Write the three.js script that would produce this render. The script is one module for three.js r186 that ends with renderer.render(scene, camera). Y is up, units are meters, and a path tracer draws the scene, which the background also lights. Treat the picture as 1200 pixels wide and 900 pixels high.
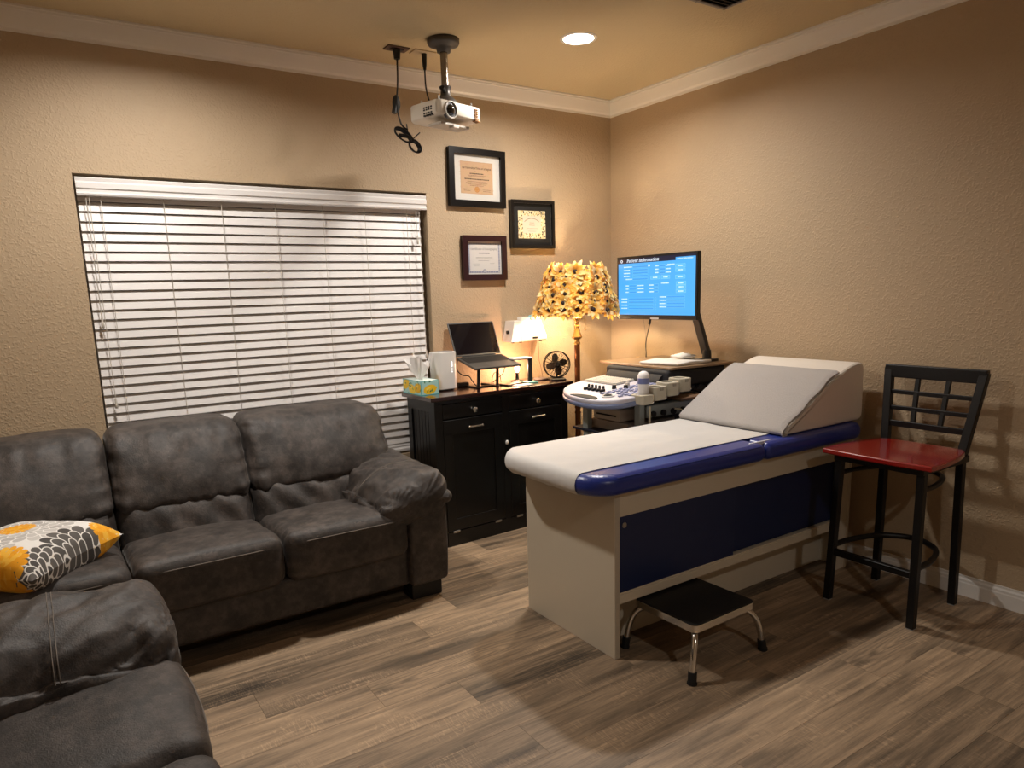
import * as THREE from 'three';
import { RoundedBoxGeometry } from 'three/addons/geometries/RoundedBoxGeometry.js';
import { mergeGeometries, mergeVertices, toCreasedNormals } from 'three/addons/utils/BufferGeometryUtils.js';
import { ImprovedNoise } from 'three/addons/math/ImprovedNoise.js';
import { RectAreaLightUniformsLib } from 'three/addons/lights/RectAreaLightUniformsLib.js';

// ---------- camera, background, exposure, ceiling lights ----------
const scene = new THREE.Scene();
scene.background = new THREE.Color(0x020308);                      // night outside the window
const camera = new THREE.PerspectiveCamera(2 * Math.atan(497.8 / 829.14) * 180 / Math.PI, 1200 / 995.6, 0.05, 60);
camera.setViewOffset(1200, 995.6, 0, 0, 1200, 900);
camera.position.set(-3.4298, 1.4404, 3.8756);
camera.rotation.set(-10.5298 * Math.PI / 180, -33.3587 * Math.PI / 180, -1.7024 * Math.PI / 180, 'YXZ');
scene.add(camera);
const renderer = new THREE.WebGLRenderer({ antialias: true });
renderer.toneMapping = THREE.LinearToneMapping;
renderer.toneMappingExposure = 1.24;
renderer.shadowMap.enabled = true;
RectAreaLightUniformsLib.init();
const CEIL = 2.69;
const CANS = [[-.984, .874, 1], [-2.9, .874, 1], [-2.4, 4.9, .75]];                        // recessed ceiling downlights (x, z, share of full brightness; third: unseen, lights table front)
const CAN_LIGHT = 700, CAN_COLOR = new THREE.Color(1, 0.945, 0.88);

// ---------- helpers ----------
const noise = new ImprovedNoise();
const N3 = (x, y, z) => noise.noise(x, y, z);
const fbm = (x, y, z, o = 4) => { let s = 0, a = 1, t = 0; for (let i = 0; i < o; i++) { s += a * N3(x, y, z); t += a; a *= .5; x *= 2.03; y *= 2.03; z *= 2.03; } return s / t; };
function rng(seed) { let s = seed | 0; return () => { s = (s + 0x6d2b79f5) | 0; let t = Math.imul(s ^ (s >>> 15), 1 | s); t = (t + Math.imul(t ^ (t >>> 7), 61 | t)) ^ t; return ((t ^ (t >>> 14)) >>> 0) / 4294967296; }; }
const taken = {};
const numbered = (n) => { const k = taken[n] = (taken[n] ?? -1) + 1; return k ? n + '_' + String(k).padStart(3, '0') : n; };
const origin = new Map();
function thing(name, label, category, base = [0, 0, 0], group, local = false) {
  const g = new THREE.Group(); g.name = numbered(name); g.position.set(...base);
  g.userData = { label, category }; if (group) g.userData.group = group;
  origin.set(g, local ? [0, 0, 0] : base); scene.add(g); return g;
}
function norm(g) { g = g.index ? g.toNonIndexed() : g; for (const k of Object.keys(g.attributes)) if (!['position', 'normal', 'uv', 'color'].includes(k)) g.deleteAttribute(k); return g; }
function join(gs) {
  if (!Array.isArray(gs)) return gs;
  if (gs.length === 1) return gs[0];
  const anyColor = gs.some(g => g.attributes.color);
  return mergeGeometries(gs.map(g => { g = norm(g); if (anyColor && !g.attributes.color) g.setAttribute('color', new THREE.BufferAttribute(new Float32Array(g.attributes.position.count * 3).fill(1), 3)); return g; }));
}
// part of a thing; geometry is given in world coordinates unless the thing is "local"
function part(root, name, gs, mat, parent = root, label) {
  const g = join(gs).clone(); const o = origin.get(root) || [0, 0, 0]; g.translate(-o[0], -o[1], -o[2]);
  const m = new THREE.Mesh(g, mat); m.name = name; m.castShadow = m.receiveShadow = true; parent.add(m);
  if (label) m.userData.label = label; return m;
}
function solo(name, gs, mat, label, category, base = [0, 0, 0], group) {
  const g = join(gs).clone(); g.translate(-base[0], -base[1], -base[2]);
  const m = new THREE.Mesh(g, mat); m.name = numbered(name); m.position.set(...base); m.castShadow = m.receiveShadow = true;
  m.userData = { label, category }; if (group) m.userData.group = group; scene.add(m); return m;
}
function struct(name, gs, mat, label, category) { const m = solo(name, gs, mat, label, category); m.userData.kind = 'structure'; return m; }
const box = (x0, x1, y0, y1, z0, z1) => { const g = new THREE.BoxGeometry(x1 - x0, y1 - y0, z1 - z0); g.translate((x0 + x1) / 2, (y0 + y1) / 2, (z0 + z1) / 2); return metreUV(g); };
const rbox = (x0, x1, y0, y1, z0, z1, r = .004, s = 2) => { r = Math.min(r, (x1 - x0) / 2.02, (y1 - y0) / 2.02, (z1 - z0) / 2.02); const g = new RoundedBoxGeometry(x1 - x0, y1 - y0, z1 - z0, s, r); g.translate((x0 + x1) / 2, (y0 + y1) / 2, (z0 + z1) / 2); return metreUV(g); };
const cyl = (r0, r1, y0, y1, x = 0, z = 0, n = 24) => { const g = new THREE.CylinderGeometry(r1, r0, y1 - y0, n); g.translate(x, (y0 + y1) / 2, z); return g; };
function rod(a, b, r, n = 10, r2 = r) { const A = new THREE.Vector3(...a), B = new THREE.Vector3(...b), d = B.clone().sub(A); const g = new THREE.CylinderGeometry(r2, r, d.length(), n); g.applyQuaternion(new THREE.Quaternion().setFromUnitVectors(new THREE.Vector3(0, 1, 0), d.clone().normalize())); const c = A.add(B).multiplyScalar(.5); g.translate(c.x, c.y, c.z); return g; }
function bar(a, b, w, d, up = [0, 1, 0], r = .003) {                 // rectangular bar from a to b
  const A = new THREE.Vector3(...a), B = new THREE.Vector3(...b), y = B.clone().sub(A), L = y.length(); y.normalize();
  const x = new THREE.Vector3(...up).cross(y).normalize(), z = x.clone().cross(y).normalize();
  const g = new RoundedBoxGeometry(w, L, d, 2, r); g.applyMatrix4(new THREE.Matrix4().makeBasis(x, y, z).setPosition(A.add(B).multiplyScalar(.5))); return g;
}
const V = (p) => new THREE.Vector3(...p);
const tube = (pts, r, n = 40, k = 8, closed = false) => new THREE.TubeGeometry(new THREE.CatmullRomCurve3(pts.map(V), closed, 'catmullrom', .5), n, r, k, closed);
const lathe = (prof, x = 0, z = 0, n = 40) => { const g = new THREE.LatheGeometry(prof.map(p => new THREE.Vector2(p[0], p[1])), n); g.translate(x, 0, z); return g; };
function roundRect(w, h, r) { const s = new THREE.Shape(), x = -w / 2, y = -h / 2; const R = Array.isArray(r) ? r : [r, r, r, r]; s.moveTo(x + R[0], y); s.lineTo(x + w - R[1], y); s.absarc(x + w - R[1], y + R[1], R[1], -Math.PI / 2, 0); s.lineTo(x + w, y + h - R[2]); s.absarc(x + w - R[2], y + h - R[2], R[2], 0, Math.PI / 2); s.lineTo(x + R[3], y + h); s.absarc(x + R[3], y + h - R[3], R[3], Math.PI / 2, Math.PI); s.lineTo(x, y + R[0]); s.absarc(x + R[0], y + R[0], R[0], Math.PI, Math.PI * 1.5); return s; }
const smooth = (g) => { g = g.clone(); g.deleteAttribute('normal'); g.deleteAttribute('uv'); g = mergeVertices(g, 1e-5); g.computeVertexNormals(); return g; };
function metreUV(g, s = 1) {                                        // uv in metres, projected along the face's main axis
  if (g.index) g = g.toNonIndexed(); if (!g.attributes.normal) g.computeVertexNormals();
  const p = g.attributes.position, n = g.attributes.normal, uv = new Float32Array(p.count * 2);
  for (let i = 0; i < p.count; i += 3) {
    let ax = 0, ay = 0, az = 0; for (let k = 0; k < 3; k++) { ax += Math.abs(n.getX(i + k)); ay += Math.abs(n.getY(i + k)); az += Math.abs(n.getZ(i + k)); }
    for (let k = 0; k < 3; k++) { const X = p.getX(i + k), Y = p.getY(i + k), Z = p.getZ(i + k); const [u, v] = ax >= ay && ax >= az ? [Z, Y] : ay >= az ? [X, Z] : [X, Y]; uv[(i + k) * 2] = u * s; uv[(i + k) * 2 + 1] = v * s; }
  }
  g.setAttribute('uv', new THREE.BufferAttribute(uv, 2)); return g;
}
// upholstery: a rounded box with many vertices, swollen and creased by fn(position, unit position) -> moves position
function soft(x0, x1, y0, y1, z0, z1, r, fn, seg = [28, 14, 28]) {
  const hx = (x1 - x0) / 2, hy = (y1 - y0) / 2, hz = (z1 - z0) / 2, c = new THREE.Vector3((x0 + x1) / 2, (y0 + y1) / 2, (z0 + z1) / 2);
  let g = new THREE.BoxGeometry(2 * hx, 2 * hy, 2 * hz, ...seg); g.deleteAttribute('uv'); g.deleteAttribute('normal'); g = mergeVertices(g, 1e-5);
  const p = g.attributes.position, v = new THREE.Vector3(), q = new THREE.Vector3(), u = new THREE.Vector3();
  // crowd the grid toward the edges so the rounding is smooth
  const warp = (t) => Math.sign(t) * (1 - Math.pow(Math.max(0, 1 - Math.abs(t)), 1.35));
  for (let i = 0; i < p.count; i++) {
    v.fromBufferAttribute(p, i); u.set(v.x / hx, v.y / hy, v.z / hz); v.set(warp(u.x) * hx, warp(u.y) * hy, warp(u.z) * hz); u.set(v.x / hx, v.y / hy, v.z / hz);
    q.set(THREE.MathUtils.clamp(v.x, r - hx, hx - r), THREE.MathUtils.clamp(v.y, r - hy, hy - r), THREE.MathUtils.clamp(v.z, r - hz, hz - r));
    const d = v.clone().sub(q); if (d.length() > 1e-6) { v.copy(q).addScaledVector(d.normalize(), r); }
    v.add(c); if (fn) fn(v, u); p.setXYZ(i, v.x, v.y, v.z);
  }
  g.computeVertexNormals(); return metreUVsmooth(g);
}
function metreUVsmooth(g) { const nn = g.toNonIndexed(); return metreUV(nn); }
// ---------- textures ----------
function dataTex(w, h, fn, srgb = true) {
  const d = new Uint8Array(w * h * 4);
  for (let y = 0; y < h; y++) for (let x = 0; x < w; x++) { const c = fn(x, y), i = (y * w + x) * 4; d[i] = c[0]; d[i + 1] = c[1]; d[i + 2] = c[2]; d[i + 3] = 255; }
  const t = new THREE.DataTexture(d, w, h); t.wrapS = t.wrapT = THREE.RepeatWrapping; t.magFilter = THREE.LinearFilter; t.minFilter = THREE.LinearMipmapLinearFilter; t.generateMipmaps = true;
  if (srgb) t.colorSpace = THREE.SRGBColorSpace; t.needsUpdate = true; return t;
}
const cl = (v) => Math.max(0, Math.min(255, v));
function tileNoise(size, cells, seed) {                              // smooth value noise that repeats
  const r = rng(seed), g = new Float32Array(cells * cells).map(() => r());
  return (x, y) => { const fx = x / size * cells, fy = y / size * cells, x0 = Math.floor(fx), y0 = Math.floor(fy); let a = fx - x0, b = fy - y0; a = a * a * (3 - 2 * a); b = b * b * (3 - 2 * b); const G = (i, j) => g[((j % cells + cells) % cells) * cells + ((i % cells + cells) % cells)]; return (G(x0, y0) * (1 - a) + G(x0 + 1, y0) * a) * (1 - b) + (G(x0, y0 + 1) * (1 - a) + G(x0 + 1, y0 + 1) * a) * b; };
}
function canvas(w, h, draw) { const c = document.createElement('canvas'); c.width = w; c.height = h; draw(c.getContext('2d'), w, h); const t = new THREE.CanvasTexture(c); t.colorSpace = THREE.SRGBColorSpace; t.anisotropy = 8; return t; }
const std = (color, roughness = .6, more = {}) => new THREE.MeshStandardMaterial({ color, roughness, ...more });
const phys = (color, roughness = .5, more = {}) => new THREE.MeshPhysicalMaterial({ color, roughness, ...more });

// wall paint: orange-peel texture
const wb1 = tileNoise(1024, 150, 1), wb2 = tileNoise(1024, 260, 2), wb3 = tileNoise(1024, 80, 3);
const wallBump = dataTex(1024, 1024, (x, y) => { let v = wb1(x, y) * .55 + wb2(x, y) * .25 + wb3(x, y) * .2; v = THREE.MathUtils.smoothstep(v, .46, .74); return [v * 255, v * 255, v * 255]; }, false);
const wallMat = std(0xb59e80, .62, { bumpMap: wallBump, bumpScale: .001 });
const ceilMat = std(0xccb892, .8, { bumpMap: wallBump, bumpScale: .0008 });
const trimMat = std(0xebe5dc, .4);
const whitePaint = std(0xe4e0da, .45);

// ---------- room shell ----------
const XL = -4.3, ZF = 5.8, T = .14, WIN = [-3.215, -1.435, .5, 2.033];
{
  const rect = (x0, x1, y0, y1) => { const s = new THREE.Shape(); s.moveTo(x0, y0); s.lineTo(x1, y0); s.lineTo(x1, y1); s.lineTo(x0, y1); s.closePath(); return s; };
  const hole = (x0, x1, y0, y1) => { const s = new THREE.Path(); s.moveTo(x0, y0); s.lineTo(x0, y1); s.lineTo(x1, y1); s.lineTo(x1, y0); s.closePath(); return s; };
  const wb = rect(XL - T, T, -.1, CEIL + .2); wb.holes.push(hole(WIN[0], WIN[1], WIN[2], WIN[3]));
  const gb = new THREE.ExtrudeGeometry(wb, { depth: T, bevelEnabled: false }); gb.translate(0, 0, -T);
  struct('wall_back', metreUV(gb), wallMat, 'tan textured wall around the window behind the sofa', 'wall');
  struct('wall_right', box(0, T, -.1, CEIL + .2, 0, ZF + T), wallMat, 'tan textured wall behind the red bar stool', 'wall');
  struct('wall_left', box(XL - T, XL, -.1, CEIL + .2, 0, ZF + T), wallMat, 'tan textured wall out of view beside the loveseat', 'wall');
  struct('wall_front', box(XL, 0, -.1, CEIL + .2, ZF, ZF + T), wallMat, 'tan textured wall out of view behind the camera', 'wall');
  const sc = rect(XL, 0, -ZF, 0);
  for (const [x, z] of CANS) { const h = new THREE.Path(); h.absarc(x, -z, .078, 0, Math.PI * 2, true); sc.holes.push(h); }
  const gc = new THREE.ExtrudeGeometry(sc, { depth: .16, bevelEnabled: false, curveSegments: 40 }); gc.rotateX(-Math.PI / 2); gc.translate(0, CEIL, 0);
  struct('ceiling', metreUV(gc), ceilMat, 'beige painted ceiling with recessed downlight', 'ceiling');
  // crown moulding: (out from wall, height)
  const prof = [[0, 2.594], [.007, 2.594], [.009, 2.606], [.013, 2.61], [.02, 2.616], [.03, 2.632], [.043, 2.656], [.05, 2.668], [.056, 2.671], [.058, 2.679], [.064, 2.681], [.064, CEIL], [0, CEIL]];
  const runP = (L) => { const s = new THREE.Shape(); prof.forEach((p, i) => i ? s.lineTo(p[0], p[1]) : s.moveTo(p[0], p[1])); s.closePath(); return new THREE.ExtrudeGeometry(s, { depth: L, bevelEnabled: false }); };
  const g1 = runP(-XL); g1.rotateY(-Math.PI / 2);                   // out -> +z, run -> -x
  struct('trim_1', g1, trimMat, 'off-white crown moulding above the window wall', 'moulding');
  const g2 = runP(ZF); g2.scale(-1, 1, 1); { const n = g2.index ? g2.toNonIndexed() : g2, p = n.attributes.position.array; for (let i = 0; i < p.length; i += 9) for (let k = 0; k < 3; k++) { const t = p[i + 3 + k]; p[i + 3 + k] = p[i + 6 + k]; p[i + 6 + k] = t; } n.computeVertexNormals(); struct('trim_2', n, trimMat, 'off-white crown moulding above the right wall', 'moulding'); }
  const base = [[0, 0], [.014, 0], [.014, .062], [.012, .068], [.012, .078], [.006, .086], [.006, .094], [0, .096]];
  const bs = new THREE.Shape(); base.forEach((p, i) => i ? bs.lineTo(-p[0], p[1]) : bs.moveTo(0, 0)); bs.closePath();
  const b1 = new THREE.ExtrudeGeometry(bs, { depth: ZF, bevelEnabled: false });
  struct('baseboard_right', b1, whitePaint, 'white moulded baseboard along the right wall', 'baseboard');
  const bs2 = new THREE.Shape(); base.forEach((p, i) => i ? bs2.lineTo(p[0], p[1]) : bs2.moveTo(0, 0)); bs2.closePath();
  const b2 = new THREE.ExtrudeGeometry(bs2, { depth: -XL, bevelEnabled: false }); b2.rotateY(-Math.PI / 2);
  struct('baseboard_back', b2, whitePaint, 'white moulded baseboard along the window wall', 'baseboard');
}
// floor: wood-look planks running along x
{
  const floor = struct('floor', box(XL, 0, -.1, -.006, 0, ZF), std(0x2a211a, .9), 'brown grey wood-look plank floor', 'floor');
  const mats = [];
  for (let k = 0; k < 8; k++) {
    const ox = k * 37.7, rg = rng(90 + k), tone = [2, -16, 12, -26, 8, -6, 18, -12][k], cath = k % 3 === 1, cy = .3 + rg() * .4, cx = .25 + rg() * .5;
    const W = 1024, H = 160;
    const tex = dataTex(W, H, (x, y) => {
      const u = x / W * 1.22, v = y / H * .185;
      let g = fbm(ox + u * 2.0, v * 52, 1.5 + k, 4);                // long streaks
      const w = fbm(ox + u * 1.8, v * 12, 7 + k, 3);
      let ring = 0;
      if (cath) { const dx = (u / 1.22 - cx) * 3.2, dy = (v / .185 - cy) * 3.4; ring = Math.sin((Math.sqrt(dx * dx * .35 + dy * dy) + w * .5) * 26) * Math.exp(-(dx * dx * .6 + dy * dy * .6)) * 16; }
      const fine = N3(ox + u * 14, v * 420, 3) * 18 + N3(ox + u * 60, v * 900, 5) * 12;
      const tick = Math.max(0, 1 - Math.abs(N3(ox + u * 95, v * 15, 9 + k)) * 8); const sm = THREE.MathUtils.smoothstep(fbm(ox + u * 3.5, v * 9, 11, 3), -.08, .3);
      const sawv = tick * 36 * sm;
      const dark = THREE.MathUtils.smoothstep(w + g * .7, .0, .42) * 54;
      const L = 143 + tone + g * 74 + fine + ring + sawv - dark;
      return [cl(L * 1.0), cl(L * .85), cl(L * .685)];
    });
    mats.push(std(0xffffff, .5, { map: tex, bumpMap: tex, bumpScale: .0007 }));
  }
  const PL = 1.22, PW = .185, gap = .0009, r = rng(5), geos = {};
  for (let row = 0, z = 0.02; z < ZF - .02; row++, z += PW) {
    let x = XL - r() * PL;
    while (x < -.005) {
      const a = Math.max(x, XL), b = Math.min(x + PL, -.003), w = Math.min(PW, ZF - z);
      if (b - a > .03) {
        const k = Math.floor(r() * 8), f0 = (a - x) / PL, f1 = (b - x) / PL, key = [f0.toFixed(3), f1.toFixed(3), w.toFixed(3)].join();
        if (!geos[key]) {
          const g = new THREE.BoxGeometry(b - a - gap, .006, w - gap); const p = g.attributes.position, uv = g.attributes.uv;
          for (let i = 0; i < p.count; i++) uv.setXY(i, f0 + (p.getX(i) / (b - a) + .5) * (f1 - f0), .02 + (p.getZ(i) / w + .5) * .96 * w / PW);
          geos[key] = g;
        }
        const m = new THREE.Mesh(geos[key], mats[k]); m.name = 'plank'; m.position.set((a + b) / 2, -.003, z + w / 2); m.castShadow = m.receiveShadow = true; floor.add(m);
      }
      x += PL;
    }
  }
}
// window glass and frame inside the recess
{
  const w = thing('window_1', 'dark night window behind the closed white blind', 'window', [-2.325, .5, -.11]); w.userData.kind = 'structure';
  const [a, b, c, d] = WIN, z0 = -.135, z1 = -.105;
  part(w, 'window_frame', [box(a, b, c, c + .045, z0, z1), box(a, b, d - .045, d, z0, z1), box(a, a + .045, c + .045, d - .045, z0, z1), box(b - .045, b, c + .045, d - .045, z0, z1), box((a + b) / 2 - .025, (a + b) / 2 + .025, c + .045, d - .045, z0, z1)], whitePaint);
  const glass = phys(0xffffff, .02, { transmission: 1, thickness: 0, ior: 1.5 });
  part(w, 'pane', box(a + .045, (a + b) / 2 - .025, c + .045, d - .045, -.122, -.118), glass);
  part(w, 'pane', box((a + b) / 2 + .025, b - .045, c + .045, d - .045, -.122, -.118), glass);
}

// ---------- recessed ceiling lights ----------
CANS.forEach(([x, z, f], i) => {
  const t = thing('ceiling_light', ['', 'recessed round downlight in the ceiling above the sofa', 'unseen recessed round downlight in the ceiling behind the camera, placed to light the exam table front'][i] || 'glowing recessed round downlight in the ceiling near the corner', 'ceiling light', [x, CEIL, z], 'recessed ceiling downlights');
  part(t, 'trim_ring', lathe([[.072, CEIL + .03], [.074, CEIL], [.077, CEIL - .004], [.09, CEIL - .004], [.094, CEIL - .001], [.094, CEIL + .0], [.0775, CEIL + .0], [.0775, CEIL + .03]], x, z, 48), std(0xe8e2d8, .4));
  part(t, 'housing', [lathe([[.0765, CEIL + .028], [.0765, CEIL + .09], [0, CEIL + .09]], x, z, 32)], std(0x888888, .5));
  const lens = new THREE.CylinderGeometry(.0715, .0715, .006, 40); lens.translate(x, CEIL + .027, z);
  part(t, 'lens', lens, std(0xffffff, .5, { emissive: new THREE.Color(1, .93, .82), emissiveIntensity: 12 }), t, 'glowing white lens');
  const l = new THREE.RectAreaLight(CAN_COLOR, CAN_LIGHT * f, .115, .115); l.position.set(0, .0215, 0); l.rotation.x = -Math.PI / 2; l.castShadow = true; t.add(l);
});
// ---------- air vent in the ceiling ----------
{
  const x = -.83, z = 1.63, a = .19, b = .13, y = CEIL - .001, metal = std(0x8a8078, .5);
  const t = thing('ceiling_vent', 'grey slatted air vent in the ceiling', 'vent', [x, CEIL, z]);
  part(t, 'frame', [rbox(x - a, x + a, y - .008, y, z - b, z - b + .018), rbox(x - a, x + a, y - .008, y, z + b - .018, z + b), rbox(x - a, x - a + .018, y - .008, y, z - b, z + b), rbox(x + a - .018, x + a, y - .008, y, z - b, z + b), rbox(x - .006, x + .006, y - .01, y, z - b, z + b)], metal);
  part(t, 'backing', box(x - a + .01, x + a - .01, y - .002, y - .0005, z - b + .01, z + b - .01), std(0x15110e, .9));
  for (const s of [-1, 1]) for (let k = 0; k < 9; k++) {
    const g = new THREE.BoxGeometry(.16, .0016, .022); g.rotateX(.6); g.translate(x + s * .089, y - .008, z - b + .027 + k * .0257); part(t, 'slat', g, metal);
  }
}

// ---------- sofa and loveseat ----------
const su1 = tileNoise(512, 9, 21), su2 = tileNoise(512, 26, 22), su3 = tileNoise(512, 180, 23), su4 = tileNoise(512, 60, 24);
const suedeMap = dataTex(512, 512, (x, y) => { const a = su1(x, y) * .5 + su2(x, y) * .32 + su4(x, y) * .18, f = su3(x, y); const pt = THREE.MathUtils.smoothstep(su2(x, y) * .6 + su4(x, y) * .4, .48, .62) * 4; const L = 57 + pt + (a - .5) * 50 + (f - .5) * 10; return [cl(L * 1.06), cl(L * .95), cl(L * .88)]; });
const suedeBump = dataTex(512, 512, (x, y) => { const v = su3(x, y) * .6 + su4(x, y) * .4; return [v * 255, v * 255, v * 255]; }, false);
suedeMap.repeat.set(1.6, 1.6); suedeBump.repeat.set(2.6, 2.6);
const suede = phys(0xffffff, .6, { map: suedeMap, bumpMap: suedeBump, bumpScale: .0007, sheen: .5, sheenRoughness: .5, sheenColor: new THREE.Color(.5, .46, .42) });
const seamMat = std(0x6e655c, .7), footMat = std(0x0d0c0b, .5);
function makeSofa(n, name, label) {
  const sw = .57, aw = .2, half = n * sw / 2, t = thing(name, label, 'sofa', [0, 0, 0], undefined, true);
  part(t, 'base_frame', soft(-half - .02, half + .02, .085, .275, .1, .915, .025, null, [20, 6, 8]), suede);
  part(t, 'back_frame', soft(-half - .12, half + .12, .085, .8, .0, .2, .05, (v) => { v.z -= (v.y - .06) * .02; }, [30, 12, 6]), suede);
  for (let i = 0; i < n; i++) {
    const x0 = -half + i * sw + .002, x1 = x0 + sw - .004, s = i * 17.3 + n * 5.1, xc = (x0 + x1) / 2;
    const seat = part(t, 'seat_cushion', soft(x0, x1, .255, .475, .34, .965, .05, (v, u) => {
      const e = (1 - u.x * u.x) * (1 - Math.pow(Math.abs(u.z), 3));
      if (u.y > 0) { v.y += .022 * e * u.y; v.y -= .055 * Math.pow(Math.max(0, (.965 - v.z) / .62), 1.3); v.y += u.y * .006 * fbm(v.x * 9 + s, v.z * 9, 2, 3); }
      if (u.z > 0) v.z += .016 * (1 - u.x * u.x) * u.z + .006 * fbm(v.x * 6 + s, v.y * 10, 4, 2) * u.z;
      // small gathers near the corner seams
      const g = Math.pow(Math.max(0, Math.abs(u.x) - .72) / .28, 2); v.y += .006 * g * Math.sin(v.z * 60 + s + 4 * N3(v.z * 9, s, 1)) * (u.y > .3 ? 1 : 0);
    }, [30, 14, 34]), suede);
    part(t, 'seam', tube(Array.from({ length: 9 }, (_, k) => { const q = k / 8 * 2 - 1; return [xc + q * (sw / 2 - .035), .432 + .005 * (1 - q * q), .9685 + .0125 * (1 - q * q) - .012 * Math.pow(Math.abs(q), 6)]; }), .0024, 30, 5), seamMat, seat);
    part(t, 'lumbar_cushion', soft(x0, x1, .33, .61, .25, .545, .085, (v, u) => {
      if (u.z > 0) {
        v.z += .014 * (1 - u.x * u.x) * u.z;
        const f = Math.sin((v.x * 1.0 + v.y * .7) * 48 + s + 4 * fbm(v.x * 4 + s, v.y * 4, 3, 2)), m = Math.max(0, fbm(v.x * 3.4 + s, v.y * 2.4, 8, 2) + .2);
        v.z += .017 * m * f * u.z; v.y += .006 * m * f;
      }
      v.z -= Math.max(0, v.y - .4) * .3;
    }, [60, 20, 12]), suede);
    const bx0 = x0 - (i === 0 ? .165 : 0), bx1 = x1 + (i === n - 1 ? .165 : 0);
    part(t, 'back_cushion', soft(bx0 + .001, bx1 - .001,   .54, .885, .215, .478, .055, (v, u) => {
      const h = (v.y - .56) / .34;
      if (u.z > 0) v.z += .045 * (1 - Math.pow(Math.abs(u.x), 3)) * (1 - u.y * u.y) * u.z;
      v.y += .014 * (1 - u.x ** 4) * Math.max(0, u.y) + .014 * fbm(v.x * 5 + s, 1.5, v.z * 4, 2) * Math.max(0, u.y);
      const g = Math.pow(Math.max(0, Math.abs(u.x) - .6) / .4, 2);
      v.z += g * .009 * Math.sin(v.y * 75 + s + 5 * N3(v.y * 8, s, 2)) * (u.z > .2 ? 1 : 0);
      const gb = Math.pow(Math.max(0, -u.y - .3) / .7, 1.5); v.z += gb * .008 * Math.sin(v.x * 75 + s + 6 * N3(v.x * 7, s, 5)) * (u.z > .2 ? 1 : 0);
      const gt = Math.max(0, 1 - Math.abs(u.y - .75) / .4); v.z += gt * .007 * Math.sin(v.x * 52 + s + 7 * N3(v.x * 5, s, 9)) * (u.z > .2 ? 1 : 0);
      v.z += .014 * fbm(v.x * 6 + s, v.y * 7, 12, 3) * (u.z > 0 ? 1 : 0);
      v.z -= .17 * Math.max(0, h) - .02;
      if (bx1 - bx0 > sw) { const o = i === n - 1 ? u.x : -u.x; if (o > .55) { const k = (o - .55) / .45; v.y -= .03 * k * k * Math.max(0, u.y); v.z -= .03 * k * k; } }
    }, [46, 24, 14]), suede);
  }
  for (const sd of [-1, 1]) {
    const i0 = sd * half, i1 = sd * (half + aw), a = Math.min(i0, i1), b = Math.max(i0, i1), xc = sd * (half + .035), ph = sd * 3 + n * 7, w = .195, yT = .605, r0 = .085;
    const arm = part(t, 'arm', soft(a, b, .083, .53, .06, .95, .028, (v, u) => { if (u.x * sd > 0) v.x += sd * .008 * (1 - u.y * u.y); if (u.y > 0 && u.x * sd < 0) v.y -= .05 * u.y * u.x * u.x; }, [8, 12, 18]), suede);
    // thick pad folded over the arm, drooping at its front end and toward the seat
    const bend = (v, u) => {
      const q = Math.max(0, (v.z - .6) / .38), dz = q * q, inn = Math.max(0, -u.x * sd);
      v.y += .03 * (1 - u.x * u.x) * Math.max(0, u.y) * (1 - .4 * dz);
      v.y -= .045 * inn * inn * Math.max(.3, u.y) + (.018 + .03 * inn) * dz * (u.y > -.4 ? 1 : .6);
      v.y += .03 * u.x * sd;
      if (u.z > 0) v.z += .014 * (1 - u.x * u.x) * u.z;
      const ang = Math.atan2(v.y - .5, (v.x - xc) * sd), wv = fbm(v.x * 5 + ph, v.z * 6, 3, 2);
      const f = Math.sin(v.z * 30 + ang * 2.2 + ph + 5 * wv), m = Math.max(0, fbm(v.z * 4 + ph, ang * 1.2, 7, 2) + .22);
      v.y += .02 * f * m * (u.y > -.3 ? 1 : 0); if (Math.abs(u.x) > .5) v.x += Math.sign(u.x) * .016 * f * m;
      const cr = Math.max(0, 1 - Math.abs(N3(v.z * 7.5 + ang * 1.5 + ph, ang * .7, ph)) * 4.5); const cm = .009 * cr * THREE.MathUtils.smoothstep(u.y, -.5, .1);
      v.y -= cm * Math.max(.2, Math.sin(ang)); v.x -= sd * cm * Math.cos(ang);
      const fr = Math.pow(Math.max(0, u.z - .6) / .4, 1.5); const k = Math.sin(ang * 24 + ph + 3 * N3(ang * 4, ph, 2)); v.y += fr * .0025 * k; v.z += fr * .002 * k;
    };
    const pad = part(t, 'arm_pad', soft(xc - w, xc + w, .40, yT, .34, .965, r0, bend, [40, 22, 96]), suede);
    const lip = [[-.18, .385], [-.165, .42], [-.12, .462], [-.05, .5], [.04, .522], [.12, .532], [.165, .528]].map(([x, y]) => [xc + sd * x, y - .03, .93]);
    part(t, 'arm_lip', (() => { const g = tube(lip, .034, 36, 12); const p = g.attributes.position; for (let i = 0; i < p.count; i++) { const x = p.getX(i); p.setZ(i, .93 + (p.getZ(i) - .93) * 1.25 + .003 * Math.sin(x * 90)); } g.computeVertexNormals(); return [g, ...[lip[0], lip[6]].map(q => { const s2 = new THREE.SphereGeometry(.034, 12, 10); s2.scale(1, 1, 1.25); s2.translate(...q); return s2; })]; })(), suede, arm);
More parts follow.
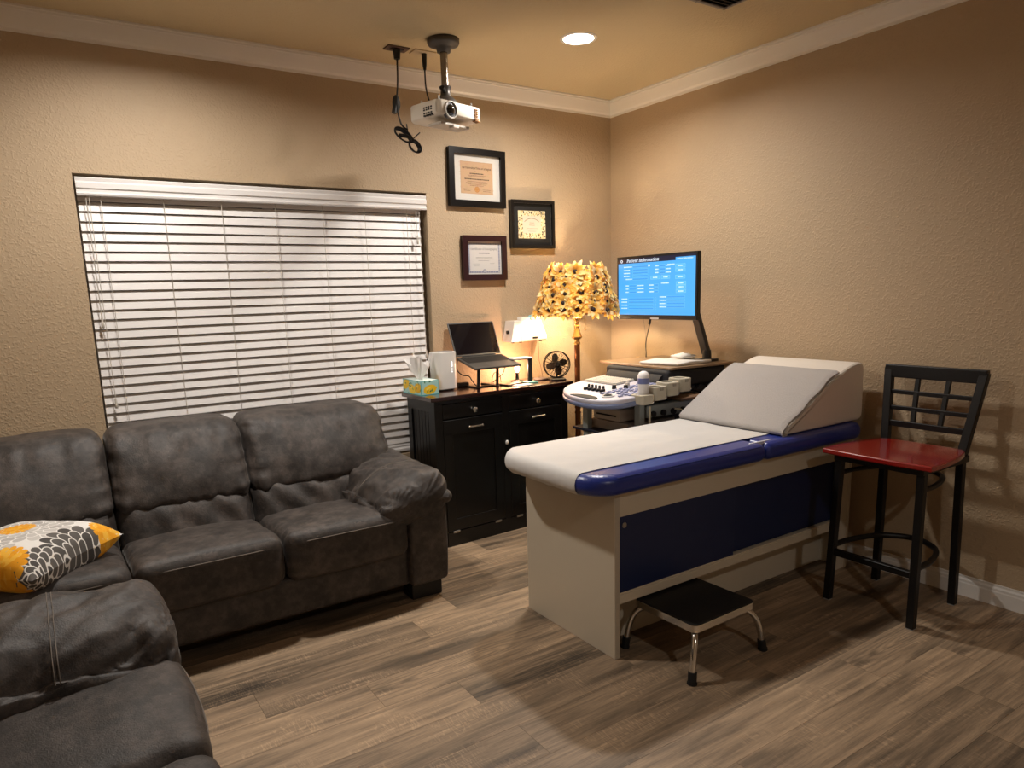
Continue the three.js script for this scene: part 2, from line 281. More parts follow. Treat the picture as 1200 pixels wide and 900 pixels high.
    part(t, 'seam', [0, .011].map(o => tube(Array.from({ length: 15 }, (_, k) => { const ux = -.97 + k / 14 * 1.94, v = new THREE.Vector3(xc + ux * w, 0, .68 + o), ex = Math.max(0, Math.abs(ux) * w - (w - r0)); v.y = yT - r0 + Math.sqrt(Math.max(0, r0 * r0 - ex * ex)); const u = new THREE.Vector3(ux, (v.y - (.40 + yT) / 2) / ((yT - .40) / 2), .09); bend(v, u); return [v.x, v.y + .0005, v.z]; }), .0016, 40, 5)), seamMat, pad);
    for (const z of [.12, .84]) part(t, 'foot', rbox(a + .02, b - .02, 0, .09, z - .045, z + .06, .006), footMat);
  }
  return t;
}
const sofa = makeSofa(3, 'sofa', 'dark grey suede three-seat sofa under the window'); sofa.position.set(-2.965, 0, .03);
const love = makeSofa(2, 'loveseat', 'dark grey suede loveseat cut off at the bottom left'); love.position.set(-4.185, 0, 2.29); love.rotation.y = Math.PI / 2;

// ---------- patterned throw pillow ----------
{
  const tex = canvas(1024, 1024, (c, W) => {
    const r = rng(12); c.fillStyle = '#e9e6e1'; c.fillRect(0, 0, W, W);
    const flower = (x, y, R, rings, col, dark) => {
      for (let k = rings; k > 0; k--) { const rr = R * k / rings, n = 5 + k * 3, L = R / rings * 1.25; for (let i = 0; i < n; i++) { const a = (i + (k % 2) * .5) / n * Math.PI * 2; c.save(); c.translate(x + Math.cos(a) * (rr - L * .5), y + Math.sin(a) * (rr - L * .5)); c.rotate(a); c.beginPath(); c.ellipse(0, 0, L * .62, rr * Math.PI / n * .82, 0, 0, 7); c.fillStyle = k === rings && dark ? dark : col[Math.floor(r() * col.length)]; c.fill(); if (col.line) { c.strokeStyle = col.line; c.lineWidth = 9; c.stroke(); } c.restore(); } }
    };
    const grey = ['#bdb9b4', '#c8c4bf', '#b4b0ac'], drk = ['#57534f', '#4b4744', '#625d59'], yel = ['#f2a91f', '#eda012', '#f6bb3e']; grey.line = '#efece7'; drk.line = '#e6e2dc';
    flower(250, 260, 300, 4, grey); flower(760, 240, 300, 4, grey); flower(480, 620, 270, 3, grey); flower(60, 620, 230, 3, grey); flower(960, 560, 230, 3, grey);
    flower(520, 1120, 330, 4, drk); flower(930, 1060, 240, 4, drk);
    flower(450, 430, 130, 5, yel); flower(980, 760, 170, 4, yel); flower(140, 980, 120, 4, yel); flower(820, 60, 100, 4, yel);
  });
  const c = [-3.575, .5, .76];
  const t = thing('throw_pillow', 'grey and white flower print throw pillow with yellow blooms on the sofa', 'pillow', [c[0], .435, c[2]], undefined, true);
  const n = 44, pos = [], uv = [], idx = [];
  for (const s of [1, -1]) for (let j = 0; j <= n; j++) for (let i = 0; i <= n; i++) {
    const u = i / n * 2 - 1, v = j / n * 2 - 1, pinch = 1 - .07 * (1 - u * u) * 0 - .085 * Math.pow(1 - Math.abs(u * v), 1) * (Math.max(Math.abs(u), Math.abs(v)) ** 6);
    const h = .095 * Math.pow(Math.max(0, (1 - u ** 4) * (1 - v ** 4)), .55) + .006 * fbm(u * 3, v * 3, s, 2) * (1 - u * u) * (1 - v * v);
    pos.push(u * .235 * pinch, s * h, v * .235 * pinch); uv.push(i / n, j / n);
  }
  const m = (n + 1) * (n + 1); for (let s = 0; s < 2; s++) for (let j = 0; j < n; j++) for (let i = 0; i < n; i++) { const a = s * m + j * (n + 1) + i, b = a + 1, d = a + n + 1, e = d + 1; s ? idx.push(a, b, d, b, e, d) : idx.push(a, d, b, b, d, e); }
  const g = new THREE.BufferGeometry(); g.setAttribute('position', new THREE.Float32BufferAttribute(pos, 3)); g.setAttribute('uv', new THREE.Float32BufferAttribute(uv, 2)); g.setIndex(idx); g.computeVertexNormals();
  g.translate(0, .095, 0);
  const cover = part(t, 'cover', g, std(0xffffff, .85, { map: tex, bumpMap: suedeBump, bumpScale: .0004 }));
  t.rotation.set(-.03, .86 + Math.PI, -.03);
}

// ---------- window blind ----------
{
  const vinyl = std(0xe0dcd9, .42), cordM = std(0xc2bbb0, .7);
  const t = thing('window_blind', 'closed white slatted blind filling the window', 'blind', [-2.325, .5, 0]);
  const x0 = -3.205, x1 = -1.468;
  const vp = [[.012, 1.936], [.03, 1.936], [.033, 1.944], [.027, 1.952], [.027, 1.962], [.034, 1.968], [.034, 1.99], [.028, 1.998], [.03, 2.012], [.026, 2.016], [.012, 2.016]];
  const vs = new THREE.Shape(); vp.forEach((p, i) => i ? vs.lineTo(p[0], p[1]) : vs.moveTo(p[0], p[1])); vs.closePath();
  const vg = new THREE.ExtrudeGeometry(vs, { depth: 1.765, bevelEnabled: false }); vg.rotateY(-Math.PI / 2); vg.translate(-1.442, 0, -.018);
  part(t, 'valance', vg, vinyl);
  part(t, 'head_rail', box(x0, x1, 1.935, 2.0, -.058, -.012), vinyl);
  const slat = new RoundedBoxGeometry(x1 - x0,   .003, .0445, 2, .0014); slat.rotateX(74 * Math.PI / 180);
  const y0 = 1.8905 + .04507, sp = .04507, ys = [];
  for (let y = y0; y > .575; y -= sp) ys.push(y);
  ys.push(.565, .549);
  ys.forEach((y, i) => { const g = slat.clone(); g.translate((x0 + x1) / 2, y, -.033); part(t, 'slat', g, vinyl); });
  part(t, 'bottom_rail', rbox(x0, x1, .512, .532, -.055, -.012, .004), vinyl);
  for (const x of [-3.113, -2.848, -2.584, -2.316, -2.063, -1.821, -1.563]) part(t, 'ladder_cord', rod([x, .53, -.008], [x, 1.95, -.008], .0016, 5), cordM);
  for (const [x, yb, z] of [[-3.172, 1.385, .002], [-3.16, 1.0, .004], [-1.505, 1.79, .002], [-1.487, 1.12, .004]]) {
    const c = part(t, 'pull_cord', rod([x, yb, z], [x, 1.94, z - .004], .0019, 5), cordM);
    part(t, 'tassel', lathe([[0, yb], [.004, yb - .002], [.006, yb - .03], [.0075, yb - .034], [.006, yb - .05], [0, yb - .051]], x, z, 12), cordM, c);
  }
}

// ---------- framed certificates ----------
{
  const pic = (name, label, x0, x1, y0, y1, fw, frameMat, tex, dep = .028, tilt = 0, gmat) => {
    const zc = 0.003, xc = (x0 + x1) / 2, yc = (y0 + y1) / 2, w = x1 - x0, h = y1 - y0;
    const t = thing(name, label, 'picture frame', [xc, yc, zc], 'framed certificates on the wall', true);
    const s = roundRect(w, h, .001), hh = new THREE.Path(); const a = w / 2 - fw, b = h / 2 - fw; hh.moveTo(-a, -b); hh.lineTo(-a, b); hh.lineTo(a, b); hh.lineTo(a, -b); hh.closePath(); s.holes.push(hh);
    const g = new THREE.ExtrudeGeometry(s, { depth: dep - .006, bevelEnabled: true, bevelSize: -.0035, bevelThickness: .0035, bevelSegments: 2 }); g.translate(0, 0, .003);
    part(t, 'frame', g, frameMat);
    const p = new THREE.PlaneGeometry(2 * a + .004, 2 * b + .004); const bk = new THREE.BoxGeometry(2 * a + .006, 2 * b + .006, .006); bk.translate(0, 0, .008);
    const bp = part(t, 'backing', bk, std(0xcfc8bc, .9)); p.translate(0, 0, .0118); part(t, 'certificate', p, std(0xd9d6d2, .7, { map: tex }), t);
    t.rotation.z = tilt; return t;
  };
  const lines = (c, xs, y, w, n, h, gap, col, seed) => { const r = rng(seed); c.fillStyle = col; for (let k = 0; k < n; k++) { let x = xs - w[k] / 2; const e = xs + w[k] / 2; while (x < e) { const l = 3 + r() * 10; c.fillRect(x, y + k * gap + r(), Math.min(l, e - x), h); x += l + 2.5; } } };
  const t1 = canvas(512, 420, (c, W, H) => {
    c.fillStyle = '#efece6'; c.fillRect(0, 0, W, H);
    const X = 78, Y = 62, w = 356, h = 292; c.fillStyle = '#d9b48e'; c.fillRect(X, Y, w, h);
    const r = rng(3); for (let i = 0; i < 260; i++) { c.fillStyle = `rgba(${190 + r() * 40},${150 + r() * 40},${110 + r() * 30},.18)`; c.beginPath(); c.ellipse(X + r() * w, Y + r() * h, 4 + r() * 16, 3 + r() * 8, 0, 0, 7); c.fill(); }
    c.strokeStyle = '#b08f6c'; c.strokeRect(X + 2, Y + 2, w - 4, h - 4);
    c.fillStyle = '#241812'; c.textAlign = 'center'; c.font = 'bold 25px serif'; c.fillText('The University of Texas at Arlington', X + w / 2, Y + 66, w - 36);
    lines(c, X + w / 2, Y + 86, [60], 1, 4, 10, '#4a3626', 4); lines(c, X + w / 2, Y + 102, [150], 1, 9, 10, '#2e2018', 5); lines(c, X + w / 2, Y + 122, [200, 170], 2, 3, 9, '#5a4433', 6);
    lines(c, X + w / 2, Y + 152, [270], 1, 9, 10, '#2e2018', 7); lines(c, X + w / 2, Y + 178, [210, 240, 200, 150], 4, 3, 12, '#5a4433', 8); lines(c, X + 70, Y + 248, [90, 70], 2, 3, 14, '#4a3626', 9); lines(c, X + w - 70, Y + 248, [90, 80], 2, 3, 14, '#4a3626', 10);
    c.fillStyle = '#c9863f'; c.beginPath(); c.arc(X + w / 2, Y + 250, 27, 0, 7); c.fill(); c.strokeStyle = '#e2b070'; c.lineWidth = 3; c.beginPath(); c.arc(X + w / 2, Y + 250, 19, 0, 7); c.stroke(); c.beginPath(); c.moveTo(X + w / 2, Y + 234); c.lineTo(X + w / 2 + 12, Y + 258); c.lineTo(X + w / 2 - 12, Y + 258); c.closePath(); c.stroke();
  });
  pic('certificate_frame', 'black framed certificate with wide white mat, highest of the three on the wall', -1.29, -.893, 1.965, 2.302, .036, std(0x0e0c0c, .28), t1, .03, -.012);
  const t2 = canvas(420, 360, (c, W, H) => {
    c.fillStyle = '#0c0a0a'; c.fillRect(0, 0, W, H); const r = rng(8);
    const X = 62, Y = 62, w = W - 124, h = H - 124; c.fillStyle = '#efe3bb'; c.fillRect(X, Y, w, h);
    for (let i = 0; i < 330; i++) { const x = X + r() * w, y = Y + r() * h; c.fillStyle = ['#1a1512', '#2c2620', '#d9c27e', '#f6efd8', '#b59f68'][Math.floor(r() * 5)]; c.beginPath(); c.ellipse(x, y, 3 + r() * 9, 2 + r() * 5, r() * 3, 0, 7); c.fill(); }
    c.clearRect(0, 0, 0, 0); c.fillStyle = '#0c0a0a'; c.fillRect(0, 0, W, Y); c.fillRect(0, H - Y, W, Y); c.fillRect(0, 0, X, H); c.fillRect(W - X, 0, X, H);
    c.fillStyle = '#e2d8c6'; c.fillRect(X + 48, Y + 44, w - 96, h - 88);
    c.strokeStyle = '#3d322a'; c.lineWidth = 5; c.setLineDash([7, 3]); c.beginPath(); c.arc(W / 2, Y + 190, 125, -Math.PI * .72, -Math.PI * .28); c.stroke(); c.setLineDash([]);
    lines(c, W / 2, Y + 100, [50, 60], 2, 4, 20, '#75655a', 3); lines(c, W / 2, Y + 148, [120, 130, 90], 3, 3, 12, '#8d7d6d', 4);
  });
  pic('certificate_frame', 'black framed small certificate with black and cream patterned border', -.858, -.517, 1.722, 2.022, .02, std(0x0b0909, .3), t2, .032, .004);
  const t3 = canvas(480, 400, (c, W, H) => {
    c.fillStyle = '#eceae8'; c.fillRect(0, 0, W, H);
    c.fillStyle = '#6f7aa0'; const b = 22, k = 24; c.fillRect(b, b, W - 2 * b, 18); c.fillRect(b, H - b - 20, W - 2 * b, 20); c.fillRect(b, b, 18, H - 2 * b); c.fillRect(W - b - 18, b, 18, H - 2 * b);
    c.fillStyle = '#dcdde6'; for (let x = b + 8; x < W - b; x += k) { c.beginPath(); c.ellipse(x, b + 9, 8, 6, .4, 0, 7); c.ellipse(x, H - b - 10, 8, 6, -.4, 0, 7); c.fill(); } for (let y = b + 8; y < H - b; y += k) { c.beginPath(); c.ellipse(b + 9, y, 6, 8, .4, 0, 7); c.fill(); c.beginPath(); c.ellipse(W - b - 9, y, 6, 8, -.4, 0, 7); c.fill(); }
    c.fillStyle = '#3c404a'; c.textAlign = 'center'; c.font = '31px serif'; c.fillText('Certificate of Sonography', W / 2, 104, W - 110);
    lines(c, W / 2, 136, [150], 1, 12, 10, '#565a64', 6); lines(c, W / 2, 192, [230, 260], 2, 5, 16, '#454953', 7); lines(c, W / 2 - 10, 230, [150], 1, 4, 10, '#666a73', 8); lines(c, 130, 268, [90, 70], 2, 3, 26, '#767982', 9); lines(c, 350, 262, [60, 50], 2, 3, 18, '#767982', 10);
    c.fillStyle = '#7d86a6'; c.beginPath(); c.arc(W / 2, H - 42, 24, 0, 7); c.fill(); c.fillStyle = '#e6e6ea'; c.beginPath(); c.arc(W / 2, H - 42, 16, 0, 7); c.fill(); c.fillStyle = '#7d86a6'; c.beginPath(); c.arc(W / 2, H - 42, 9, 0, 7); c.fill();
  });
  pic('certificate_frame', 'dark mahogany framed certificate with blue scroll border, lowest of the three', -1.217, -.898, 1.526, 1.796, .036, std(0x2c1315, .3), t3, .028, 0);
}

// ---------- ceiling projector ----------
const blackPlastic = std(0x121112, .45), greyMetal = std(0x5c5854, .4, { metalness: .5 }), chrome = std(0xd8d6d2, .16, { metalness: 1 }), steel = std(0xb9b7b2, .3, { metalness: 1 });
{
  const px = -1.555, pz = .536;
  const t = thing('projector', 'white projector hanging from a grey ceiling mount', 'projector', [px - .018, 2.392, pz], undefined, true);
  const ivory = std(0xded6c8, .45), dk = std(0x0c0b0b, .3);
  const w = .285, d = .215, h = .088;
  const body = part(t, 'body', (() => { const sh = roundRect(w, d, [.03, .03, .02, .02]); const g = new THREE.ExtrudeGeometry(sh, { depth: h - .024, bevelEnabled: true, bevelSize: .012, bevelThickness: .012, bevelSegments: 4, curveSegments: 10 }); g.rotateX(Math.PI / 2); g.translate(0, -.03, 0); const p = g.attributes.position; for (let i = 0; i < p.count; i++) { const y = p.getY(i), z = p.getZ(i), x = p.getX(i); if (y < -.075) { p.setY(i, y + .014 * Math.pow(Math.abs(x) / .16, 2) + .012 * Math.max(0, z / .11)); } if (z > .09) p.setZ(i, z - .018 * Math.pow(Math.abs(x) / .15, 2.5)); } g.computeVertexNormals(); return toCreasedNormals(g, .6); })(), ivory);
  // lens on the front (+z), left of the middle
  const rot = (g) => { g.rotateX(Math.PI / 2); return g; };
  const lx = -.075, ly = -.062, lz = d / 2 - .006;
  const ring = rot(new THREE.CylinderGeometry(.041, .041, .02, 32)); ring.translate(lx, ly, lz); part(t, 'lens_ring', ring, std(0x2e2c2b, .35));
  const ring2 = new THREE.TorusGeometry(.038, .004, 10, 36); ring2.translate(lx, ly, lz + .011); part(t, 'lens_trim', ring2, std(0xb9b2a8, .35));
  const lens = new THREE.SphereGeometry(.033, 24, 16, 0, Math.PI * 2, 0, .9); lens.rotateX(Math.PI / 2); lens.translate(lx, ly, lz - .009); part(t, 'lens', lens, phys(0x06070b, .05, { clearcoat: 1 }), t, 'dark glass lens');
  // front grille of amber slots
  const gx = .118; for (let i = 0; i < 4; i++) for (let j = 0; j < 6; j++) { const x = gx - .024 + i * .0115; part(t, 'vent_slot', rbox(x, x + .0075, -.09 + j * .0105, -.09 + j * .0105 + .006, .09 - (i > 1 ? .006 * (i - 1) : 0), .1145 - (i > 1 ? .006 * (i - 1) : 0), .001), std(0x9c6a2a, .5)); }
  // side grille (two blocks of dark slots)
  for (let b = 0; b < 2; b++) for (let j = 0; j < 4; j++) for (let k = 0; k < 2; k++) { const z = -.005 + j * .017 + 0.004, y = -.052 - b * .026 - k * .0105; part(t, 'vent_slot', rbox(-w / 2 - .0135, -w / 2 - .0, y, y + .0075, z, z + .012, .001), dk); }
  // belly: lower grey panel and lens-shift foot
  part(t, 'belly_panel', rbox(-.11, .09, -.124, -.112, -.02, .075, .003), std(0xb7aea2, .5));
  part(t, 'foot', rbox(-.035, .005, -.134, -.118, .05, .085, .004), std(0xcfc7bb, .45));
  for (const [x, z] of [[-.115, .07], [.11, .07], [.115, -.06], [-.11, -.06]]) part(t, 'mount_screw', [cyl(.005, .005, -.03, .005, x, z, 10), cyl(.009, .009, -.03, -.024, x, z, 10)], steel);
  part(t, 'mount_bracket', [rbox(-.13, .13, -.03, -.024, .06, .085, .002), rbox(-.13, .13, -.03, -.024, -.07, -.045, .002), rbox(-.03, .03, -.03, -.022, -.07, .085, .002)], std(0x1c1b1b, .4, { metalness: .6 }));
  part(t, 'mount_head', [lathe([[.062, -.026], [.064, -.01], [.058, .008], [.04, .024], [.026, .034], [.024, .06], [.03, .072], [.03, .078], [0, .078]], 0, -.0, 32)], greyMetal);
  part(t, 'knob', [rod([-.028, .05, .02], [-.055, .06, .035], .012, 8)], blackPlastic);
  part(t, 'pole', cyl(.0185, .0185, .05, .285, 0, 0, 24), std(0x8f8a84, .22, { metalness: .9 }));
  part(t, 'ceiling_plate', [lathe([[0, .238], [.034, .238], [.036, .258], [.05, .262], [.074, .27], [.08, .28], [.08, .2978], [0, .2978]], 0, 0, 36)], std(0x4c4641, .5));
  t.rotation.y = .26;
  // ceiling outlet plates with plugs and cords
  const brown = std(0x5b4136, .5);
  const o1 = thing('ceiling_outlet', 'brown ceiling outlet with a black cord that hangs down in a coil', 'outlet', [-1.735, CEIL, .345]);
  part(o1, 'plate', rbox(-1.795, -1.675, CEIL - .007, CEIL, .305, .378, .002), brown); part(o1, 'receptacle', rbox(-1.77, -1.70, CEIL - .012, CEIL - .006, .33, .36, .003), std(0x3a2a24, .5));
  const o2 = thing('ceiling_outlet', 'beige ceiling outlet with a straight black cord to the projector', 'outlet', [-1.565, CEIL, .35]);
  part(o2, 'plate', rbox(-1.635, -1.5, CEIL - .006, CEIL, .315, .392, .002), std(0xc9b391, .6));
  const c1 = o1;
  const cz = .37, cm = std(0x0d0c0c, .5);
  part(c1, 'plug', [cyl(.016, .02, CEIL - .055, CEIL - .0125, -1.738, .348, 12)], cm);
  part(c1, 'cord', tube([[-1.738, CEIL - .05, .348], [-1.745, 2.53, .355], [-1.757, 2.44, .36], [-1.762, 2.40, .365], [-1.75, 2.33, .37], [-1.735, 2.305, .37], [-1.71, 2.292, cz]], .0045, 60, 8), cm);
  part(c1, 'adapter', (() => { const s1 = new THREE.SphereGeometry(.02, 14, 12); s1.scale(1.1, 2.1, .8); s1.translate(-1.764, 2.415, .365); const s2 = rod([-1.772, 2.41, .368], [-1.782, 2.365, .37], .011, 8, .013); return [s1, s2]; })(), cm);
  const loops = []; for (let k = 0; k < 5; k++) { const a = .36 + k * .02; loops.push(tube(Array.from({ length: 14 }, (_, i) => { const q = i / 14 * Math.PI * 2; const lx2 = Math.cos(q) * (.046 + k * .0025), ly2 = Math.sin(q) * (.018 + k * .002); return [-1.738 + lx2 * .86 + ly2 * .5, 2.262 - lx2 * .5 + ly2 * .86, cz + (k - 2) * .005]; }), .0042, 40, 6, true)); loops.push(tube(Array.from({ length: 14 }, (_, i) => { const q = i / 14 * Math.PI * 2; const lx2 = Math.cos(q) * (.03 + k * .002), ly2 = Math.sin(q) * (.02 + k * .0015); return [-1.675 + lx2 * .75 + ly2 * .66, 2.212 - lx2 * .66 + ly2 * .75, cz + (k - 2) * .005]; }), .0042, 40, 6, true)); }
  loops.push(rod([-1.71, 2.28, cz], [-1.715, 2.32, cz], .003, 6), rod([-1.69, 2.245, cz + .01], [-1.65, 2.28, cz + .02], .003, 6), tube([[-1.762, 2.26, cz], [-1.72, 2.255, cz + .015], [-1.69, 2.235, cz]], .01, 12, 8));
  part(c1, 'coil', loops, cm);
  const c2 = o2;
  part(c2, 'plug', [cyl(.011, .014, CEIL - .06, CEIL - .0065, -1.567, .353, 12), cyl(.007, .011, CEIL - .085, CEIL - .06, -1.567, .353, 12)], cm);
  part(c2, 'cord', tube([[-1.567, CEIL - .08, .353], [-1.57, 2.53, .36], [-1.58, 2.46, .4], [-1.585, 2.40, .45], [-1.585, 2.362, .485]], .004, 40, 8), cm);
}

{ const g = (n) => scene.children.find(o => o.name === n); g('ceiling_outlet').position.add(V([.011, 0, -.027])); g('ceiling_outlet_001').position.add(V([-.002, 0, -.036])); }
// ---------- black storage cabinet (turned slightly from the wall) ----------
const CTOP = .885;
{
  const blk = std(0x0b0a0a, .32), t = thing('storage_cabinet', 'black wooden cabinet with two tilt-out doors and a dark red-brown top', 'cabinet', [-1.175, 0, .218], undefined, true);
  t.rotation.y = .042; const W = .485, D = .158, F = D;
  part(t, 'top', rbox(-.515, .515, CTOP - .024, CTOP, -.172, .182, .005), phys(0x2a100b, .2, { clearcoat: .7, clearcoatRoughness: .12 }), t, 'glossy dark red-brown top');
  part(t, 'body', [box(-W + .02, W - .02, .06, CTOP - .03, -D, -D + .012), box(-W + .02, W - .02, .05, .075, -D, F - .02), box(W - .02, W, 0, CTOP - .024, -D, F), box(-.02, .02, .07, CTOP - .03, -D + .02, F - .006)], blk);
  part(t, 'face_frame', [box(-W, -W + .05, 0, CTOP - .024, F - .02, F), box(W - .05, W, 0, CTOP - .024, F - .02, F), box(-W + .05, W - .05, CTOP - .045, CTOP - .024, F - .02, F), box(-.024, .024, .08, CTOP - .045, F - .02, F), box(-W + .05, W - .05, 0, .085, F - .02, F + .004)], blk);
  // left side: stiles, rails and beadboard boards
  part(t, 'side_frame', [box(-W, -W + .02, .0, CTOP - .024, -D, -D + .045), box(-W, -W + .02, 0, CTOP - .024, F - .05, F - .02), box(-W, -W + .02, CTOP - .09, CTOP - .024, -D + .045, F - .05), box(-W, -W + .02, 0, .12, -D + .045, F - .05)], blk);
  const n = 6, z0 = -D + .045, z1 = F - .05; for (let i = 0; i < n; i++) { const a = z0 + (z1 - z0) * i / n + .0015, b = z0 + (z1 - z0) * (i + 1) / n - .0015; part(t, 'board', rbox(-W + .008, -W + .016, .12, CTOP - .09, a, b, .002), blk); }
  for (const s of [-1, 1]) {
    const a = s < 0 ? -W + .052 : .026, b = s < 0 ? -.026 : W - .052, m = (a + b) / 2;
    const dr = part(t, 'drawer', [rbox(a, b, .752, CTOP - .048, F - .016, F + .002, .003)], blk);
    part(t, 'knob', [(() => { const g = lathe([[0, 0], [.006, 0], [.006, .012], [.015, .018], [.017, .024], [.013, .03], [0, .031]], 0, 0, 20); g.rotateX(Math.PI / 2); g.translate(m, .79, F + .0); return g; })()], chrome, dr);
    const door = part(t, 'door', [rbox(a, b, .09, .744, F - .016, F - .004, .002), rbox(a, b, .66, .744, F - .006, F + .003, .003), rbox(a, b, .09, .16, F - .006, F + .003, .003), rbox(a, a + .06, .15, .67, F - .006, F + .003, .003), rbox(b - .06, b, .15, .67, F - .006, F + .003, .003)], blk);
    part(t, 'handle', [rod([m - .045, .695, F + .026], [m + .045, .695, F + .026], .0055, 10), rod([m - .04, .695, F], [m - .04, .695, F + .026], .005, 8), rod([m + .04, .695, F], [m + .04, .695, F + .026], .005, 8), (() => { const g = new THREE.SphereGeometry(.0095, 12, 10); g.translate(m - .045, .695, F + .026); return g; })(), (() => { const g = new THREE.SphereGeometry(.0075, 12, 10); g.translate(m + .045, .695, F + .026); return g; })()], chrome, door);
    for (const x of [a + .055, b - .055]) part(t, 'hinge', [rbox(x - .022, x + .022, .078, .088, F + .002, F + .008, .002), rod([x - .022, .088, F + .006], [x + .022, .088, F + .006], .0035, 8)], steel, door);
  }
  part(t, 'latch', (() => { const g = new THREE.SphereGeometry(.011, 14, 12); g.scale(1, 1.3, .8); g.translate(0, .56, F + .006); return g; })(), std(0xd8d4cc, .3));
}

// ---------- things on the cabinet ----------
{
  // tissue box
  const lem = (w, h, seed, big) => canvas(w, h, (c) => {
    const r = rng(seed); c.fillStyle = '#a9d5cf'; c.fillRect(0, 0, w, h);
    for (let i = 0; i < big; i++) { const x = (i + .5) / big * w, y = h * (.35 + .3 * r()), R = h * .42; c.save(); c.translate(x, y); c.rotate(-.5 + r()); c.fillStyle = ['#f2c21d', '#f6cf3a', '#e9b312'][i % 3]; c.beginPath(); c.ellipse(0, 0, R * 1.25, R * .78, 0, 0, 7); c.fill(); c.beginPath(); c.ellipse(R * 1.15, 0, R * .25, R * .2, 0, 0, 7); c.fill(); c.fillStyle = 'rgba(255,240,150,.5)'; c.beginPath(); c.ellipse(-R * .3, -R * .25, R * .5, R * .2, -.2, 0, 7); c.fill(); c.restore(); }
    for (let i = 0; i < big * 5; i++) { c.save(); c.translate(r() * w, r() * h); c.rotate(r() * 6); c.fillStyle = ['#3d7a3a', '#2f6a3f', '#5a9a58'][i % 3]; c.beginPath(); c.ellipse(0, 0, h * .1, h * .045, 0, 0, 7); c.fill(); c.restore(); }
    c.strokeStyle = '#2fa5b0'; c.lineWidth = h * .07; c.strokeRect(0, 0, w, h);
  });
  const t = thing('tissue_box', 'tissue box with a yellow lemon print and a white tissue pulled up', 'tissue box', [-1.62, CTOP, .175], undefined, true); t.rotation.y = .042;
  const a = .058, b = .108, h = .082;
  const mats = [[.116, lem(256, 176, 4, 1)], [.216, lem(480, 176, 7, 3)]];
  const face = (w, tex, place) => { const g = new THREE.PlaneGeometry(w, h); place(g); return part(t, 'printed_side', g, std(0xffffff, .5, { map: tex })); };
  part(t, 'carton', rbox(-a + .0008, a - .0008, 0, h - .0005, -b + .0008, b - .0008, .001), std(0xd8e6df, .6));
  face(2 * a, mats[0][1], g => g.translate(0, h / 2, b)); face(2 * a, mats[0][1], g => { g.rotateY(Math.PI); g.translate(0, h / 2, -b); });
  face(2 * b, mats[1][1], g => { g.rotateY(-Math.PI / 2); g.translate(-a, h / 2, 0); }); face(2 * b, mats[1][1], g => { g.rotateY(Math.PI / 2); g.translate(a, h / 2, 0); });
  const tis = []; const rr = rng(6);
  { const n = 36, m = 14, pos = [], idx = []; for (let j = 0; j <= m; j++) for (let i = 0; i <= n; i++) { const v = j / m, q = i / n * Math.PI * 2, f = .014 + .062 * Math.pow(v, .85) + .02 * v * Math.sin(q * 5 + 1) + .014 * v * Math.sin(q * 8 + 2); const top = .118 + .028 * Math.sin(q * 3 + .6) + .012 * Math.sin(q * 7); pos.push(Math.cos(q) * f * .85, h - .004 + v * top, Math.sin(q) * f * .9); } for (let j = 0; j < m; j++) for (let i = 0; i < n; i++) { const A = j * (n + 1) + i; idx.push(A, A + n + 1, A + 1, A + 1, A + n + 1, A + n + 2); } const g = new THREE.BufferGeometry(); g.setAttribute('position', new THREE.Float32BufferAttribute(pos, 3)); g.setIndex(idx); g.computeVertexNormals(); tis.push(g); }
  part(t, 'tissue', tis, phys(0xf2efec, .95, { side: THREE.DoubleSide, transmission: .25, thickness: 0 }));
  // router
  const r = thing('wifi_router', 'white upright router with three small lights between tissue box and laptop', 'router', [-1.455, CTOP, .15], undefined, true); r.rotation.y = .04;
  const sh = new THREE.ExtrudeGeometry(roundRect(.135, .1, .03), { depth: .212, bevelEnabled: true, bevelSize: .004, bevelThickness: .004, bevelSegments: 3 }); sh.rotateX(-Math.PI / 2); sh.translate(0, .012, 0);
  part(r, 'shell', sh, std(0xdcd9d4, .4)); const bs = new THREE.ExtrudeGeometry(roundRect(.12, .085, .03), { depth: .008, bevelEnabled: false }); bs.rotateX(-Math.PI / 2); part(r, 'foot', bs, std(0x2a2a2a, .6));
  const tp = new THREE.ExtrudeGeometry(roundRect(.118, .083, .028), { depth: .002, bevelEnabled: false }); tp.rotateX(-Math.PI / 2); tp.translate(0, .2275, 0); part(r, 'top_vent', tp, std(0x8d8984, .6));
  for (const [y, l] of [[.155, .03], [.125, .007], [.11, .007]]) part(r, 'light', rbox(.026, .032, y - l / 2, y + l / 2, .0525, .0555, .0012), std(0xffffff, .4, { emissive: 0xffffff, emissiveIntensity: 1.2 }));
  // laptop on a folding stand
  const hinge = [-1.181, 1.068, .115];
  const lp = thing('laptop', 'open dark grey laptop with a black screen raised on a stand', 'laptop', hinge, undefined, true); lp.rotation.y = .02;
  const lg = std(0x55534f, .42, { metalness: .4 });
  const tiltB = (g) => { g.rotateX(.235); return g; }, tiltS = (g) => { g.rotateX(-.42); return g; };
  const base = part(lp, 'base', tiltB(rbox(-.166, .166, -.014, 0, 0, .222, .004)), lg);
  part(lp, 'touchpad', tiltB(rbox(-.05, .05, 0, .0006, .135, .205, .0002)), std(0x4a4846, .35), base);
  const keys = []; for (let j = 0; j < 6; j++) for (let i = 0; i < 15; i++) keys.push(rbox(-.152 + i * .0204, -.152 + i * .0204 + .0168, 0, .0018, .018 + j * .018, .018 + j * .018 + .0148, .0007, 1));
  const kb = part(lp, 'keyboard', tiltB(join(keys)), std(0x1b1a1a, .5), base);
  const lid = part(lp, 'lid', tiltS(rbox(-.166, .166, .004, .222, -.008, 0, .003)), lg);
